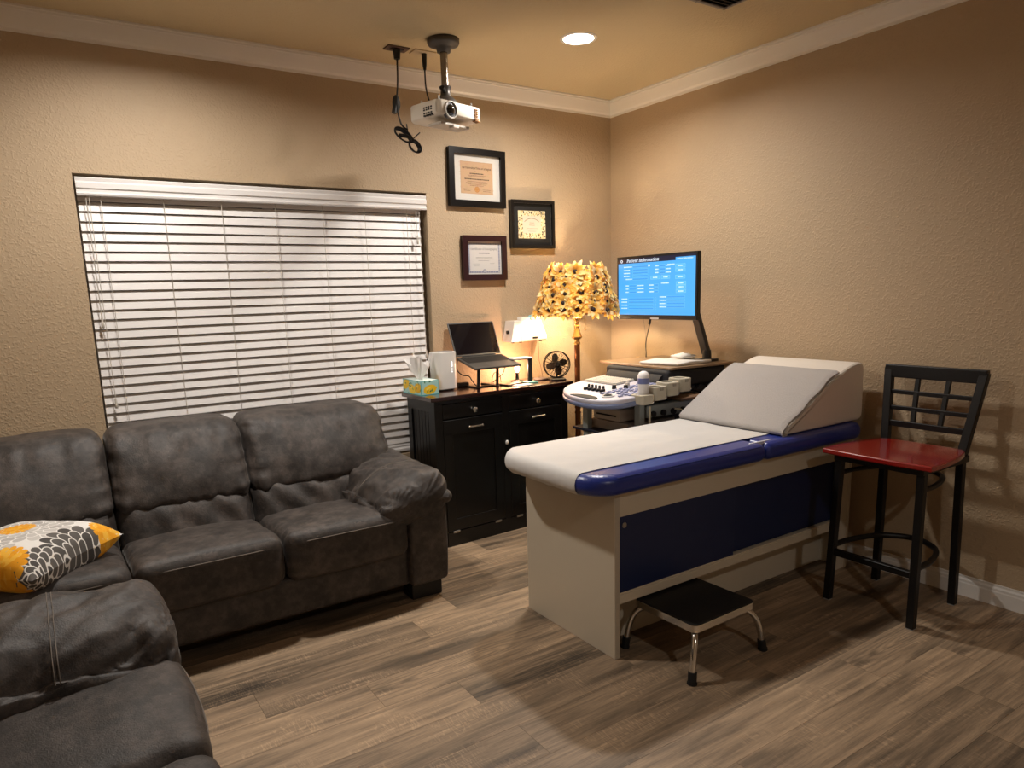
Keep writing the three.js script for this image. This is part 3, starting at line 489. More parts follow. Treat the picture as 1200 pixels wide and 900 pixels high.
  part(lp, 'screen', tiltS(rbox(-.158, .158, .014, .214, -.001, .0008, .0004)), phys(0x07070f, .12, { clearcoat: .6 }), lid);
  part(lp, 'hinge', rod([-.12, .001, -.004], [.12, .001, -.004], .0055, 10), blackPlastic);
  const st = thing('laptop_stand', 'black folding stand with two legs under the laptop', 'laptop stand', [-1.18, CTOP, .2], undefined, true); st.rotation.y = .02;
  part(st, 'base_rail', [rbox(-.1, .1, 0, .008, .0, .02, .003), rbox(-.11, -.085, 0, .008, -.12, .06, .003), rbox(.025, .05, 0, .008, -.12, .06, .003)], blackPlastic);
  for (const x of [-.098, .038]) part(st, 'leg', bar([x, .006, .05], [x + .02, .138, .03], .02, .009, [0, 0, 1]), blackPlastic);
  part(st, 'tray_rail', [-.07, .06].map(x => { const g = rbox(x - .01, x + .01, -.0225, -.0155, .01, .2, .002); g.rotateX(.235); g.translate(0, hinge[1] - CTOP, hinge[2] - .2); return g; }), blackPlastic);
  // small lamp with a bare candle bulb
  const lb = thing('bulb_lamp', 'tiny lamp with a glowing bare bulb on a black base under the laptop corner', 'lamp', [-.93, CTOP, .155]);
  part(lb, 'base', lathe([[0, CTOP], [.04, CTOP], [.042, CTOP + .006], [.036, CTOP + .01], [.012, CTOP + .014], [.009, CTOP + .05], [.011, CTOP + .06], [0, CTOP + .06]], -.93, .155, 24), blackPlastic);
  part(lb, 'bulb', lathe([[0.008, CTOP + .06], [.015, CTOP + .075], [.0165, CTOP + .085], [.013, CTOP + .1], [.005, CTOP + .116], [0, CTOP + .118]], -.93, .155, 20), std(0xffffff, .4, { emissive: new THREE.Color(1, .72, .42), emissiveIntensity: 9 }));
  const pl = new THREE.PointLight(new THREE.Color(1, .52, .3), .45); pl.position.set(0, .088, 0); pl.castShadow = true; pl.shadow.radius = .6; lb.add(pl);
  // desk lamp: black post, flat white head
  const dl = thing('desk_lamp', 'unlit desk lamp with a flat black upright and flat white head', 'lamp', [-.895, CTOP, .25]);
  part(dl, 'post', rbox(-.912, -.88, CTOP + .008, CTOP + .152, .243, .257, .003), blackPlastic);
  part(dl, 'base', rbox(-.935, -.86, CTOP, CTOP + .009, .21, .29, .003), std(0x6fb3a8, .5), dl, 'teal base plate');
  part(dl, 'head', [rbox(-1.03, -.88, CTOP + .152, CTOP + .162, .185, .262, .004)], std(0xe9e4da, .4), dl, 'flat white head'); part(dl, 'head_underside', rbox(-1.02, -.89, CTOP + .148, CTOP + .1525, .19, .257, .002), blackPlastic);
  // papers and phone, coaster, cables
  solo('smartphone', (() => { const g = rbox(-.075, .075, CTOP, CTOP + .009, -.035, .035, .004); g.rotateY(.3); g.translate(-1.03, 0, .24); return g; })(), std(0x2a2827, .3), 'dark smartphone lying on the cabinet below the laptop', 'phone', [-1.03, CTOP, .24]);
  solo('note_card', (() => { const g = rbox(-.06, .06, CTOP + .0, CTOP + .004, -.03, .03, .001); g.rotateY(.1); g.translate(-1.0, 0, .32); return g; })(), std(0xd8d4cc, .6), 'white card lying near the front edge of the cabinet', 'card', [-1.0, CTOP, .32]);
  solo('coaster', lathe([[0, CTOP], [.045, CTOP], [.047, CTOP + .005], [.045, CTOP + .011], [0, CTOP + .011]], -.755, .17, 32), std(0x6d6460, .5), 'round grey disc lying on the cabinet by the fan', 'coaster', [-.755, CTOP, .17]);
  const cab = std(0x0e0d0d, .5);
  part(lp, 'cable', tube([[-1.345, 1.055, .13], [-1.37, 1.0, .16], [-1.34, .965, .17], [-1.30, .955, .18], [-1.275, .92, .18], [-1.25, .892, .19], [-1.2, .8895, .21]].map(([x, y, z]) => [x - hinge[0], y - hinge[1], z - hinge[2]]), .0032, 50, 7), cab);
  solo('charger_cable', tube([[-1.12, .889, .15], [-1.105, .93, .14], [-1.08, .955, .13], [-1.04, .94, .12], [-1.03, .8895, .12]], .0026, 40, 7), cab, 'thin black cable arching behind the laptop stand leg', 'cable', [-1.03, CTOP, .12]);
  part(lp, 'cable', tube([[-1.045, 1.03, .23], [-1.05, .99, .2], [-1.045, .95, .17], [-1.055, .92, .13], [-1.07, .8895, .09]].map(([x, y, z]) => [x - hinge[0], y - hinge[1], z - hinge[2]]), .0024, 40, 7), cab);
  solo('power_adapter', rbox(-1.335, -1.265, CTOP, CTOP + .026, .09, .125, .006), cab, 'small black power adapter behind the left stand leg', 'adapter', [-1.3, CTOP, .11]);
  // small round fan
  const f = thing('desk_fan', 'small round bronze wire-cage fan at the right end of the cabinet', 'fan', [-.685, CTOP, .255], undefined, true); f.rotation.y = -.42;
  const fm = std(0x2a211c, .35, { metalness: .7 });
  part(f, 'base', [rbox(-.055, .045, 0, .012, -.05, .06, .005)], blackPlastic); part(f, 'stem', [rod([0, .01, -.02], [0, .06, -.03], .008)], fm);
  const cy = .097, R = .084; const ringAt = (rad, z, q = .0022) => { const g = new THREE.TorusGeometry(rad, q, 6, 44); g.translate(0, cy, z); return g; };
  part(f, 'cage_ring', [ringAt(R, 0, .004), ringAt(R, -.035, .003), ringAt(R * .55, .018, .0015), ringAt(.022, .024, .003)], fm);
  for (let k = 0; k < 22; k++) { const q = k / 22 * Math.PI * 2, c = Math.cos(q), s = Math.sin(q); part(f, 'cage_wire', tube([[c * .02, cy + s * .02, .024], [c * R * .6, cy + s * R * .6, .018], [c * R, cy + s * R, 0], [c * R, cy + s * R, -.035], [c * .03, cy + s * .03, -.045]], .0011, 14, 4), fm); }
  for (let k = 0; k < 4; k++) { const q = k / 4 * Math.PI * 2 + .4, s2 = new THREE.Shape(); s2.moveTo(.012, -.01); s2.bezierCurveTo(.03, -.035, .06, -.04, .07, -.015); s2.bezierCurveTo(.074, .01, .04, .03, .012, .012); s2.closePath(); const g = new THREE.ExtrudeGeometry(s2, { depth: .0015, bevelEnabled: false }); g.rotateX(.35); g.rotateZ(q); g.translate(0, cy, -.012); part(f, 'blade', g, std(0x3a322c, .4, { metalness: .5 })); }
  part(f, 'motor', (() => { const g = new THREE.CylinderGeometry(.024, .03, .05, 20); g.rotateX(Math.PI / 2); g.translate(0, cy, -.045); return g; })(), std(0x171412, .4)); part(f, 'hub', (() => { const g = new THREE.SphereGeometry(.02, 16, 12); g.scale(1, 1, .6); g.translate(0, cy, .014); return g; })(), std(0x171412, .4));
  // white unit fixed to the wall above the cabinet
  const wbx = thing('wall_unit', 'white box with a sloped side fixed to the wall left of the lamp', 'wall unit', [-.755, 1.135, 0]);
  const ws = new THREE.Shape(); ws.moveTo(-.93, 1.137); ws.lineTo(-.655, 1.137); ws.lineTo(-.665, 1.175); ws.lineTo(-.70, 1.262); ws.lineTo(-.905, 1.262); ws.closePath();
  const wg = new THREE.ExtrudeGeometry(ws, { depth: .098, bevelEnabled: true, bevelSize: .004, bevelThickness: .004, bevelSegments: 3 }); wg.translate(0, 0, .006);
  const wm = std(0xe9e3da, .45); part(wbx, 'housing', wg, wm); part(wbx, 'front_plate', rbox(-.86, -.66, 1.14, 1.17, .1, .116, .004), wm);
  part(wbx, 'latch', rbox(-.775, -.735, 1.147, 1.16, .113, .119, .002), blackPlastic); part(wbx, 'side_button', (() => { const g = new THREE.CylinderGeometry(.011, .011, .01, 16); g.rotateZ(Math.PI / 2); g.translate(-.931, 1.195, .06); return g; })(), blackPlastic);
  for (const x of [-.9, -.84, -.68]) part(wbx, 'foot', rbox(x - .007, x + .007, 1.124, 1.135, .06, .08, .002), blackPlastic);
  part(wbx, 'cord', [tube([[-.70, 1.136, .07], [-.685, 1.07, .055], [-.665, 1.0, .03], [-.64, .92, .022], [-.62, .8, .022]], .0018, 40, 6), tube([[-.76, 1.136, .05], [-.745, 1.05, .03], [-.742, .95, .02], [-.745, .9, .03]], .0018, 30, 6)], std(0x8b6f55, .6));
  solo('glove_box', rbox(-.835, -.765, 1.2665, 1.288, .03, .08, .004), std(0xe3ded6, .6), 'small white block on top of the white wall unit', 'box', [-.8, 1.266, .055]);
  solo('blue_wrap', (() => { const g = soft(-.755, -.69, 1.2665, 1.296, .03, .09, .012, (v) => { v.y += .005 * fbm(v.x * 40, v.z * 40, 2, 2); }, [10, 6, 10]); return g; })(), std(0x8fd0d8, .6), 'small pale blue packet on top of the white wall unit', 'packet', [-.72, 1.266, .06]);
}

// ---------- floor lamp with a flower-covered shade ----------
{
  const x = -.56, z = .305, bronze = std(0x7a4a26, .32, { metalness: .55 }), brass = std(0xb08a55, .3, { metalness: .8 });
  const t = thing('floor_lamp', 'lit floor lamp with a yellow sunflower shade and turned bronze pole', 'lamp', [x, 0, z]);
  part(t, 'base', lathe([[0, 0], [.105, 0], [.108, .012], [.095, .022], [.06, .03], [.035, .045], [.028, .08], [0, .08]], x, z), bronze);
  part(t, 'pole', [lathe([[.02, .07], [.019, .3], [.022, .31], [.022, .33], [.019, .34], [.018, .655], [.021, .66], [.021, .668], [.017, .672], [.017, .69], [.021, .694], [.021, .702], [.0185, .706], [.0185, 1.105]], x, z, 20)], bronze);
  part(t, 'collar', lathe([[.0185, 1.105], [.022, 1.108], [.022, 1.116], [.016, 1.122], [.018, 1.138], [.031, 1.146], [.034, 1.152], [.032, 1.158], [.022, 1.18], [.015, 1.208], [.015, 1.214], [.018, 1.218], [.018, 1.224], [.012, 1.228], [.013, 1.246], [.02, 1.258], [.028, 1.27], [.028, 1.275], [.009, 1.278], [.009, 1.36], [0, 1.36]], x, z), brass);
  const shadeM = phys(0xe8d7a8, .9, { transmission: .3, thickness: 0, side: THREE.DoubleSide });
  part(t, 'lamp_shade', lathe([[.248, 1.305], [.155, 1.56], [.153, 1.56], [.246, 1.305], [.248, 1.305]], x, z, 48), shadeM);
  part(t, 'shade_rim', [(() => { const g = new THREE.TorusGeometry(.249, .004, 8, 56); g.rotateX(Math.PI / 2); g.translate(x, 1.304, z); return g; })(), (() => { const g = new THREE.TorusGeometry(.155, .004, 8, 48); g.rotateX(Math.PI / 2); g.translate(x, 1.561, z); return g; })()], std(0x9a6b3a, .6));
  part(t, 'bulb', (() => { const g = new THREE.SphereGeometry(.03, 20, 16); g.scale(1, 1.25, 1); g.translate(x, 1.4, z); return g; })(), std(0xffffff, .4, { emissive: new THREE.Color(1, .78, .5), emissiveIntensity: 14 }));
  const l = new THREE.PointLight(new THREE.Color(1, .8, .56), 1.15); l.position.set(0, 1.4, 0); l.castShadow = true; l.shadow.radius = 1.5; t.add(l);
  for (const s of [-1, 1]) part(t, 'pull_chain', [rod([x + s * .045, 1.2, z + .03], [x + s * .045, 1.33, z + .03], .0012, 5), (() => { const g = new THREE.SphereGeometry(.005, 8, 8); g.translate(x + s * .045, 1.197, z + .03); return g; })()], brass);
  // flowers
  const r = rng(77), petalM = phys(0xffffff, .85, { vertexColors: true, transmission: .3, thickness: 0, side: THREE.DoubleSide }), coreM = std(0x24120a, .8);
  function flower(seed) {
    const rr = rng(seed), gs = [];
    for (let layer = 0; layer < 2; layer++) { const n = layer ? 8 : 10;
      for (let i = 0; i < n; i++) {
        const a = (i + layer * .5 + (rr() - .5) * .3) / n * Math.PI * 2, L = (layer ? .034 : .044) * (.85 + rr() * .3), w = .0105 * (.85 + rr() * .4), lift = (layer ? .55 : .28) + rr() * .25, K = 5, pos = [], col = [], idx = [];
        const warm = rr();
        for (let k = 0; k <= K; k++) { const s = k / K, wd = w * Math.sin(Math.PI * Math.min(.97, .12 + s * .86)) , d = .006 + L * s, hgt = .006 + lift * L * s * (1 - .45 * s) * 1.3; for (const e of [-1, 0, 1]) { const px = d, py = e * wd, pz = hgt + (e ? .003 * Math.sin(Math.PI * s) : 0); pos.push(px * Math.cos(a) - py * Math.sin(a), px * Math.sin(a) + py * Math.cos(a), pz); const c = new THREE.Color(0xe29a2c).lerp(new THREE.Color(warm > .55 ? 0xf6dc8e : 0xf2bd4c), Math.min(1, s * 1.5)); if (warm > .85) c.lerp(new THREE.Color(0xfaeac0), .5 * s); col.push(c.r, c.g, c.b); } }
        for (let k = 0; k < K; k++) for (let e = 0; e < 2; e++) { const A = k * 3 + e; idx.push(A, A + 3, A + 1, A + 1, A + 3, A + 4); }
        const g = new THREE.BufferGeometry(); g.setAttribute('position', new THREE.Float32BufferAttribute(pos, 3)); g.setAttribute('color', new THREE.Float32BufferAttribute(col, 3)); g.setIndex(idx); g.computeVertexNormals(); gs.push(norm(g));
      } }
    return mergeGeometries(gs);
  }
  const variants = [1, 2, 3, 4].map(k => flower(100 + k)), core = new THREE.SphereGeometry(.0115, 12, 8); core.scale(1, 1, .8); core.translate(0, 0, .012);
  [[1.325, 17], [1.372, 16], [1.42, 15], [1.468, 13], [1.515, 12], [1.552, 10]].forEach(([y, n], row) => {
    for (let i = 0; i < n; i++) {
      const q = (i + (row % 2) * .5 + (r() - .5) * .3) / n * Math.PI * 2, yy = y + (r() - .5) * .016, rad = .25 - (yy - 1.305) / .255 * .094;
      const m = new THREE.Mesh(variants[Math.floor(r() * 4)], petalM); m.name = 'flower'; m.castShadow = m.receiveShadow = true;
      m.position.set(Math.cos(q) * rad, yy, Math.sin(q) * rad); const nrm = new THREE.Vector3(Math.cos(q), .36 + (r() - .5) * .5, Math.sin(q)).normalize();
      m.quaternion.setFromUnitVectors(new THREE.Vector3(0, 0, 1), nrm); m.rotateZ(r() * 6.28); m.scale.setScalar(1.15 + r() * .3); t.add(m);
      const c = new THREE.Mesh(core, coreM); c.name = 'flower_center'; c.castShadow = true; m.add(c);
    }
  });
  solo('lamp_cord', tube([[-.655, .9, .13], [-.645, .8, .13], [-.63, .6, .14], [-.6, .4, .16], [-.59, .1, .12], [-.58, .004, .12]], .0025, 60, 6), std(0xd8cfc0, .6), 'thin white cord running down beside the cabinet', 'cord', [-.58, 0, .12]);
}

// ---------- ultrasound cart ----------
{
  const lilac = std(0xb7b4bf, .5), rimM = std(0x66708f, .42), putty = std(0xaaa392, .55), dark = std(0x111115, .8), navy = std(0x1d2233, .5), greyP = std(0x8d938f, .5);
  const t = thing('ultrasound_cart', 'ultrasound machine on a cart with a curved lilac-white control console', 'ultrasound machine', [-.5, 0, .9]);
  const out = [[-.7, .575], [-.86, .605], [-.97, .68], [-1.055, .82], [-1.095, .98], [-1.085, 1.11], [-1.02, 1.2], [-.93, 1.225], [-.75, 1.215], [-.56, 1.19], [-.47, 1.15], [-.45, 1.0], [-.45, .75], [-.47, .62], [-.55, .58]];
  const cshape = (k) => { const pts = new THREE.CatmullRomCurve3(out.map(([x, z]) => new THREE.Vector3(-.76 + (x + .76) * k, 0, .9 + (z - .9) * k)), true).getPoints(90); const s = new THREE.Shape(); pts.forEach((p, i) => i ? s.lineTo(p.x, -p.z) : s.moveTo(p.x, -p.z)); s.closePath(); return s; };
  const slope = (g) => { const p = g.attributes.position; for (let i = 0; i < p.count; i++) p.setY(i, p.getY(i) + (p.getX(i) + 1.09) * .085); g.computeVertexNormals(); return toCreasedNormals(g, .7); };
  const slab = (k, y0, y1, bv) => { const g = new THREE.ExtrudeGeometry(cshape(k), { depth: y1 - y0 - 2 * bv, bevelEnabled: true, bevelSize: bv, bevelOffset: -bv, bevelThickness: bv, bevelSegments: 4 }); g.rotateX(-Math.PI / 2); g.translate(0, y0 + bv, 0); return slope(g); };
  const Y = (x) => .885 + (x + 1.09) * .085;
  const con = part(t, 'console', slab(.985, .858, .8845, .008), lilac, t, 'curved lilac-white control panel'); part(t, 'console_rim', slab(1.0, .835, .864, .012), rimM);
  // hand hole in the front edge: its shade laid on as a dark plate
  part(t, 'hand_hole_shade', (() => { const s = new THREE.Shape(); s.moveTo(-1.056, -.86); s.quadraticCurveTo(-1.085, -.98, -1.072, -1.09); s.quadraticCurveTo(-1.03, -1.08, -1.02, -.98); s.quadraticCurveTo(-1.02, -.88, -1.056, -.86); const g = new THREE.ExtrudeGeometry(s, { depth: .003, bevelEnabled: true, bevelSize: .002, bevelThickness: .001, bevelSegments: 2 }); g.rotateX(-Math.PI / 2); g.translate(0, .884, 0); return slope(g); })(), dark, con);
  const keyTop = std(0xbab6ae, .55), keyL = std(0x8f94b4, .5);
  const tilt = (g) => { const p = g.attributes.position; for (let i = 0; i < p.count; i++) p.setY(i, p.getY(i) + Y(p.getX(i))); return g; };
  const kb = part(t, 'keyboard', tilt(rbox(-.765, -.59, 0, .006, .61, .9, .003)), std(0x8f8b86, .55), con);
  const ks = []; for (let i = 0; i < 6; i++) for (let j = 0; j < 15; j++) ks.push(tilt(rbox(-.757 + i * .0272, -.757 + i * .0272 + .0225, .006, .011, .62 + j * .0182, .62 + j * .0182 + .0145, .002, 1)));
  part(t, 'keys', ks, keyTop, kb);
  for (let i = 0; i < 5; i++) { part(t, 'slider', tilt(rbox(-.935, -.905, 0, .014, .82 + i * .034, .838 + i * .034, .003)), dark, con); part(t, 'toggle', tilt(cyl(.008, .0065, 0, .018, -.868, .79 + i * .031, 12)), dark, con); }
  part(t, 'trackball', [tilt((() => { const g = new THREE.SphereGeometry(.024, 20, 14); g.scale(1, .5, 1); g.translate(-.985, .001, 1.085); return g; })())], dark, con); part(t, 'trackball_ring', tilt((() => { const g = new THREE.TorusGeometry(.03, .006, 8, 30); g.rotateX(Math.PI / 2); g.translate(-.985, .001, 1.085); return g; })()), std(0xc2bfba, .5), con);
  const lk = []; const rr = rng(31); for (let i = 0; i < 8; i++) for (let j = 0; j < 7; j++) { const x = -.97 + i * .044, z = 1.0 + j * .028; if (Math.hypot(x + .985, z - 1.085) < .05 || rr() < .12) continue; lk.push(tilt(rbox(x, x + .028, 0, .008, z, z + .017, .003, 1))); }
  part(t, 'function_keys', lk, keyL, con);
  for (const [x, z] of [[-.83, .96], [-.80, 1.02], [-.74, .97], [-.72, 1.08]]) part(t, 'knob', tilt(cyl(.013, .011, 0, .02, x, z, 16)), x < -.78 ? dark : keyTop, con);
  // raised dark back housing under the top board
  part(t, 'display_housing', [rbox(-.58, -.1, .9, .995, .60, 1.12, .02), (() => { const g = new THREE.ExtrudeGeometry((() => { const s = new THREE.Shape(); s.moveTo(-.62, .93); s.quadraticCurveTo(-.6, .975, -.53, .985); s.lineTo(-.53, .93); s.closePath(); return s; })(), { depth: .44, bevelEnabled: false }); g.translate(0, 0, .64); return g; })()], dark);
  part(t, 'top_board', (() => { const g = rbox(-.26, .26, .996, 1.01, -.315, .315, .003); g.rotateY(-.05); g.translate(-.285, 0, .815); return g; })(), phys(0x8d7358, .32, { clearcoat: .3 }), t, 'thin brown board laid on top');
  part(t, 'board_bracket', rbox(-.5, -.12, .985, .9965, .66, 1.06, .003), dark);
  // column, shelves and posts
  part(t, 'column', rbox(-.5, -.14, .12, .9, .66, 1.08, .02), navy);
  for (const [x, z] of [[-.89, .8], [-.84, 1.17]]) part(t, 'post', rbox(x - .018, x + .018, .1, .85, z - .022, z + .022, .006), greyP);
  part(t, 'shelf', rbox(-.92, -.48, .66, .675, .7, 1.17, .004), navy); part(t, 'base', rbox(-.98, -.1, .06, .14, .6, 1.2, .03), greyP);
  const pr = part(t, 'printer', rbox(-.87, -.5, .735, .80, .83, 1.05, .006), std(0xb5a998, .5)); part(t, 'printer_slot', rbox(-.8745, -.868, .76, .768, .86, 1.02, .001), dark, pr);
  part(t, 'recorder', rbox(-.86, -.5, .676, .73, .8, 1.1, .006), std(0x97897a, .55));
  part(t, 'connector_panel', rbox(-.80, -.12, .765, .832, 1.12, 1.185, .008), greyP);
  for (let k = 0; k < 4; k++) part(t, 'connector', (() => { const g = new THREE.CylinderGeometry(.016, .016, .02, 16); g.rotateX(Math.PI / 2); g.translate(-.76 + k * .075, .786, 1.19); return g; })(), dark);
  part(t, 'side_shelf', rbox(-.56, -.06, .835, .85, .84, 1.2, .003), std(0x7c5f47, .5), t, 'brown wooden side shelf');
  // four probe cups along the camera side
  for (let k = 0; k < 4; k++) {
    const x = -.875 + k * .092, zc = 1.225, yb = Y(x) - .045 + k * .006, h = k ? .07 : .05;
    const s = roundRect(.088, .1, .02), hl = new THREE.Path(); hl.absarc(0, .004, .031, 0, Math.PI * 2, true); s.holes.push(hl);
    const g = new THREE.ExtrudeGeometry(s, { depth: h - .008, bevelEnabled: true, bevelSize: .004, bevelOffset: -.004, bevelThickness: .004, bevelSegments: 2 }); g.rotateX(-Math.PI / 2); g.translate(x, yb + .004, zc);
    const c = part(t, 'probe_cup', g, putty); part(t, 'cup_floor', cyl(.0315, .0315, yb + .002, yb + .008, x, zc - .004, 20), std(0x8b8578, .6), c); if (k) part(t, 'cup_notch', rbox(x - .012, x + .012, yb + h - .02, yb + h - .002, zc + .044, zc + .053, .003), std(0x8b8578, .6), c);
    part(t, 'cup_screw', (() => { const q = new THREE.SphereGeometry(.005, 10, 8); q.translate(x + .03, yb + .012, zc + .05); return q; })(), chrome, c);
  }
  part(t, 'probe_cable', [tube([[-.83, .84, 1.235], [-.835, .76, 1.24], [-.82, .6, 1.22], [-.82, .3, 1.2]], .006, 40, 8), tube([[-.61, .80, 1.2], [-.58, .79, 1.23], [-.56, .74, 1.24], [-.57, .6, 1.22], [-.6, .3, 1.18]], .005, 40, 8)], std(0xc6bba0, .5), t, 'pale probe cable');
  const bt = thing('gel_bottle', 'white gel bottle with a blue band standing in the front probe cup', 'bottle', [-.862, Y(-.862) - .035, 1.221]);
  const b0 = Y(-.862) - .035; bt.rotation.z = 0;
  part(bt, 'bottle', lathe([[0, b0], [.026, b0], [.027, b0 + .01], [.028, b0 + .085], [.0295, b0 + .09], [.0295, b0 + .094], [0, b0 + .094]], -.862, 1.221, 28), std(0xe2e0e0, .4)); part(bt, 'band', lathe([[.0296, b0 + .092], [.031, b0 + .094], [.0315, b0 + .12], [.0300, b0 + .122], [0, b0 + .122]], -.862, 1.221, 28), std(0x6d77a8, .4), bt, 'blue band'); part(bt, 'cap', lathe([[.03, b0 + .121], [.0295, b0 + .135], [.022, b0 + .15], [.01, b0 + .157], [0, b0 + .158]], -.862, 1.221, 28), std(0xe9e6e6, .35));
  // black cables heaped on the side shelf
  const rc = rng(44), cg = []; for (let k = 0; k < 6; k++) { const px = -.4 + rc() * .18, pz = 1.02 + rc() * .1; cg.push(tube(Array.from({ length: 9 }, (_, i) => { const q = i / 9 * Math.PI * 2; return [px + Math.cos(q) * (.07 + rc() * .05), .8545 + Math.max(0, Math.sin(q + k)) * (.03 + rc() * .06), pz + Math.sin(q) * (.03 + rc() * .035)]; }), .0038, 50, 6, true)); }
  solo('cable_heap', cg, std(0x0f0e0e, .5), 'tangle of black cables on the brown side shelf behind the wedge', 'cables', [-.32, .85, 1.06]);
  // folded cloth and crumpled cloth on the board
  solo('folded_cloth', [soft(-.49, -.21, 1.0105, 1.031, .83, 1.09, .009, (v, u) => { v.y += (.006 * fbm(v.x * 14, v.z * 14, 1, 2)) * (u.y > 0 ? 1 : 0) + .004 * (u.y > 0 ? 1 : 0) * Math.sin(v.x * 30); v.x += (v.z - .99) * .2; }, [26, 6, 22])], std(0xc9c6c2, .9), 'folded white cloth on the brown board of the cart', 'cloth', [-.3, 1.0105, .99]);
  solo('crumpled_cloth', [soft(-.34, -.22, 1.0375, 1.064, .9, 1.0, .012, (v, u) => { v.y += u.y > 0 ? .02 * Math.max(-.3, fbm(v.x * 22, v.z * 22, 5, 3)) - .006 * (Math.abs(u.x) + Math.abs(u.z)) : 0; }, [26, 8, 22])], std(0xd6d2cc, .9), 'small crumpled white cloth on the folded cloth', 'cloth', [-.22, 1.033, .95]);
}
// ---------- monitor on an arm ----------
{
  const tex = canvas(1024, 600, (c, W, H) => {
    c.fillStyle = '#4aa8f4'; c.fillRect(0, 0, W, H); c.fillStyle = '#0d1230'; c.fillRect(0, 0, W, 52);
    c.fillStyle = '#4aa8f4'; c.fillRect(780, 22, W - 780, 30); c.fillStyle = '#e8f4ff'; c.font = 'bold 20px sans-serif'; c.textAlign = 'left'; c.fillText('Patient Information', 800, 45);
    c.font = 'italic bold 44px serif'; c.fillText('Patient Information', 120, 42);
    c.beginPath(); c.arc(48, 27, 16, 0, 7); c.fill(); c.fillStyle = '#0d1230'; c.beginPath(); c.arc(48, 27, 8, 0, 7); c.fill();
    const lab = (x, y, w) => { c.fillStyle = '#d9f1ff'; const r = rng(Math.round(x * 7 + y)); let q = x; while (q < x + w) { const l = 5 + r() * 9; c.fillRect(q, y, Math.min(l, x + w - q), 12); q += l + 3; } };
    const field = (x, y, w, h = 20) => { c.fillStyle = '#3b9bea'; c.fillRect(x, y, w, h); c.strokeStyle = '#8fdcf2'; c.lineWidth = 2; c.strokeRect(x, y, w, h); c.fillStyle = '#2f86cf'; c.fillRect(x + 2, y + h - 5, w - 4, 4); };
    [[80, 84, 120], [80, 118, 90], [80, 150, 90], [80, 182, 90], [110, 214, 90]].forEach(([x, y, w], i) => { lab(x, y, w); field(210, y - 4, 210); }); c.fillStyle = '#f4fbff'; c.beginPath(); c.arc(436, 86, 12, 0, 7); c.fill();
    [[520, 90], [520, 124], [520, 158]].forEach(([x, y]) => { lab(x, y, 44); field(580, y - 4, 70); lab(660, y, 60); }); lab(680, 84, 90);
    const btn = (x, y, w, h) => { c.fillStyle = '#56b4f8'; c.fillRect(x, y, w, h); c.strokeStyle = '#9fe2ff'; c.strokeRect(x, y, w, h); lab(x + w * .25, y + h / 2 - 6, w * .5); };
    btn(460, 196, 120, 34); btn(600, 196, 110, 34); btn(780, 90, 120, 34); btn(780, 134, 120, 30); btn(780, 200, 120, 34); btn(790, 264, 120, 30); btn(790, 300, 120, 34); btn(790, 344, 120, 30);
    [[110, 284], [110, 318], [110, 352]].forEach(([x, y]) => { lab(x, y, 40); field(160, y - 4, 100); lab(280, y, 84); lab(440, y, 60); field(512, y - 4, 50); }); lab(600, 268, 100);
    for (let i = 0; i < 4; i++) { lab(46, 424 + i * 34, 86); field(150, 420 + i * 34, 350); field(520, 420 + i * 34, 14); lab(580, 408 + i * 34, 80); field(674, 402 + i * 34, 226); }
  });
  const t = thing('monitor', 'black flat monitor with a blue patient form screen on a black arm', 'monitor', [-.13, 1.01, 1.0]);
  const place = (g) => { g.rotateY(-91 * Math.PI / 180); g.translate(-.352, 1.451, .79); return g; };
  const W = .672, H = .38;
  part(t, 'bezel', place(rbox(-W / 2, W / 2, -H / 2, H / 2, -.022, .006, .004)), std(0x0a0a0c, .35)); part(t, 'back_shell', place(rbox(-W / 2 + .06, W / 2 - .06, -H / 2 + .04, H / 2 - .04, -.045, -.02, .015)), blackPlastic);
  const p = new THREE.PlaneGeometry(W - .03, H - .04); p.translate(0, .007, .0068); part(t, 'screen', place(p), std(0x050505, .3, { emissive: 0xffffff, emissiveMap: tex, emissiveIntensity: 1.0 }), t, 'bright blue screen with form fields');
  const lg = new THREE.PlaneGeometry(.07, .009); lg.translate(0, -H / 2 + .0068, .0068); part(t, 'badge', place(lg), std(0xb8b8b8, .4));
  part(t, 'arm', [bar([-.13, 1.05, .995], [-.19, 1.30, .955], .03, .055, [0, 0, 1], .008), bar([-.185, 1.28, .96], [-.27, 1.45, .82], .03, .045, [0, 0, 1], .008), rod([-.26, 1.45, .82], [-.312, 1.451, .8], .03, 16)], std(0x1b1a1b, .42)); part(t, 'arm_base', [cyl(.028, .024, 1.011, 1.075, -.13, .998, 20), rbox(-.165, -.085, 1.0105, 1.024, .955, 1.05, .004)], blackPlastic);
  part(t, 'cable', tube([[-.335, 1.275, .735], [-.325, 1.24, .72], [-.27, 1.12, .63], [-.215, 1.04, .575], [-.205, 1.013, .565]], .003, 40, 7), blackPlastic); part(t, 'cable_plug', rod([-.337, 1.276, .738], [-.322, 1.232, .712], .0075, 10), blackPlastic); part(t, 'cable', tube([[-.335, 1.275, .67], [-.3, 1.2, .65], [-.25, 1.1, .61], [-.225, 1.013, .58]], .0012, 30, 5), std(0x8d8478, .6));
}

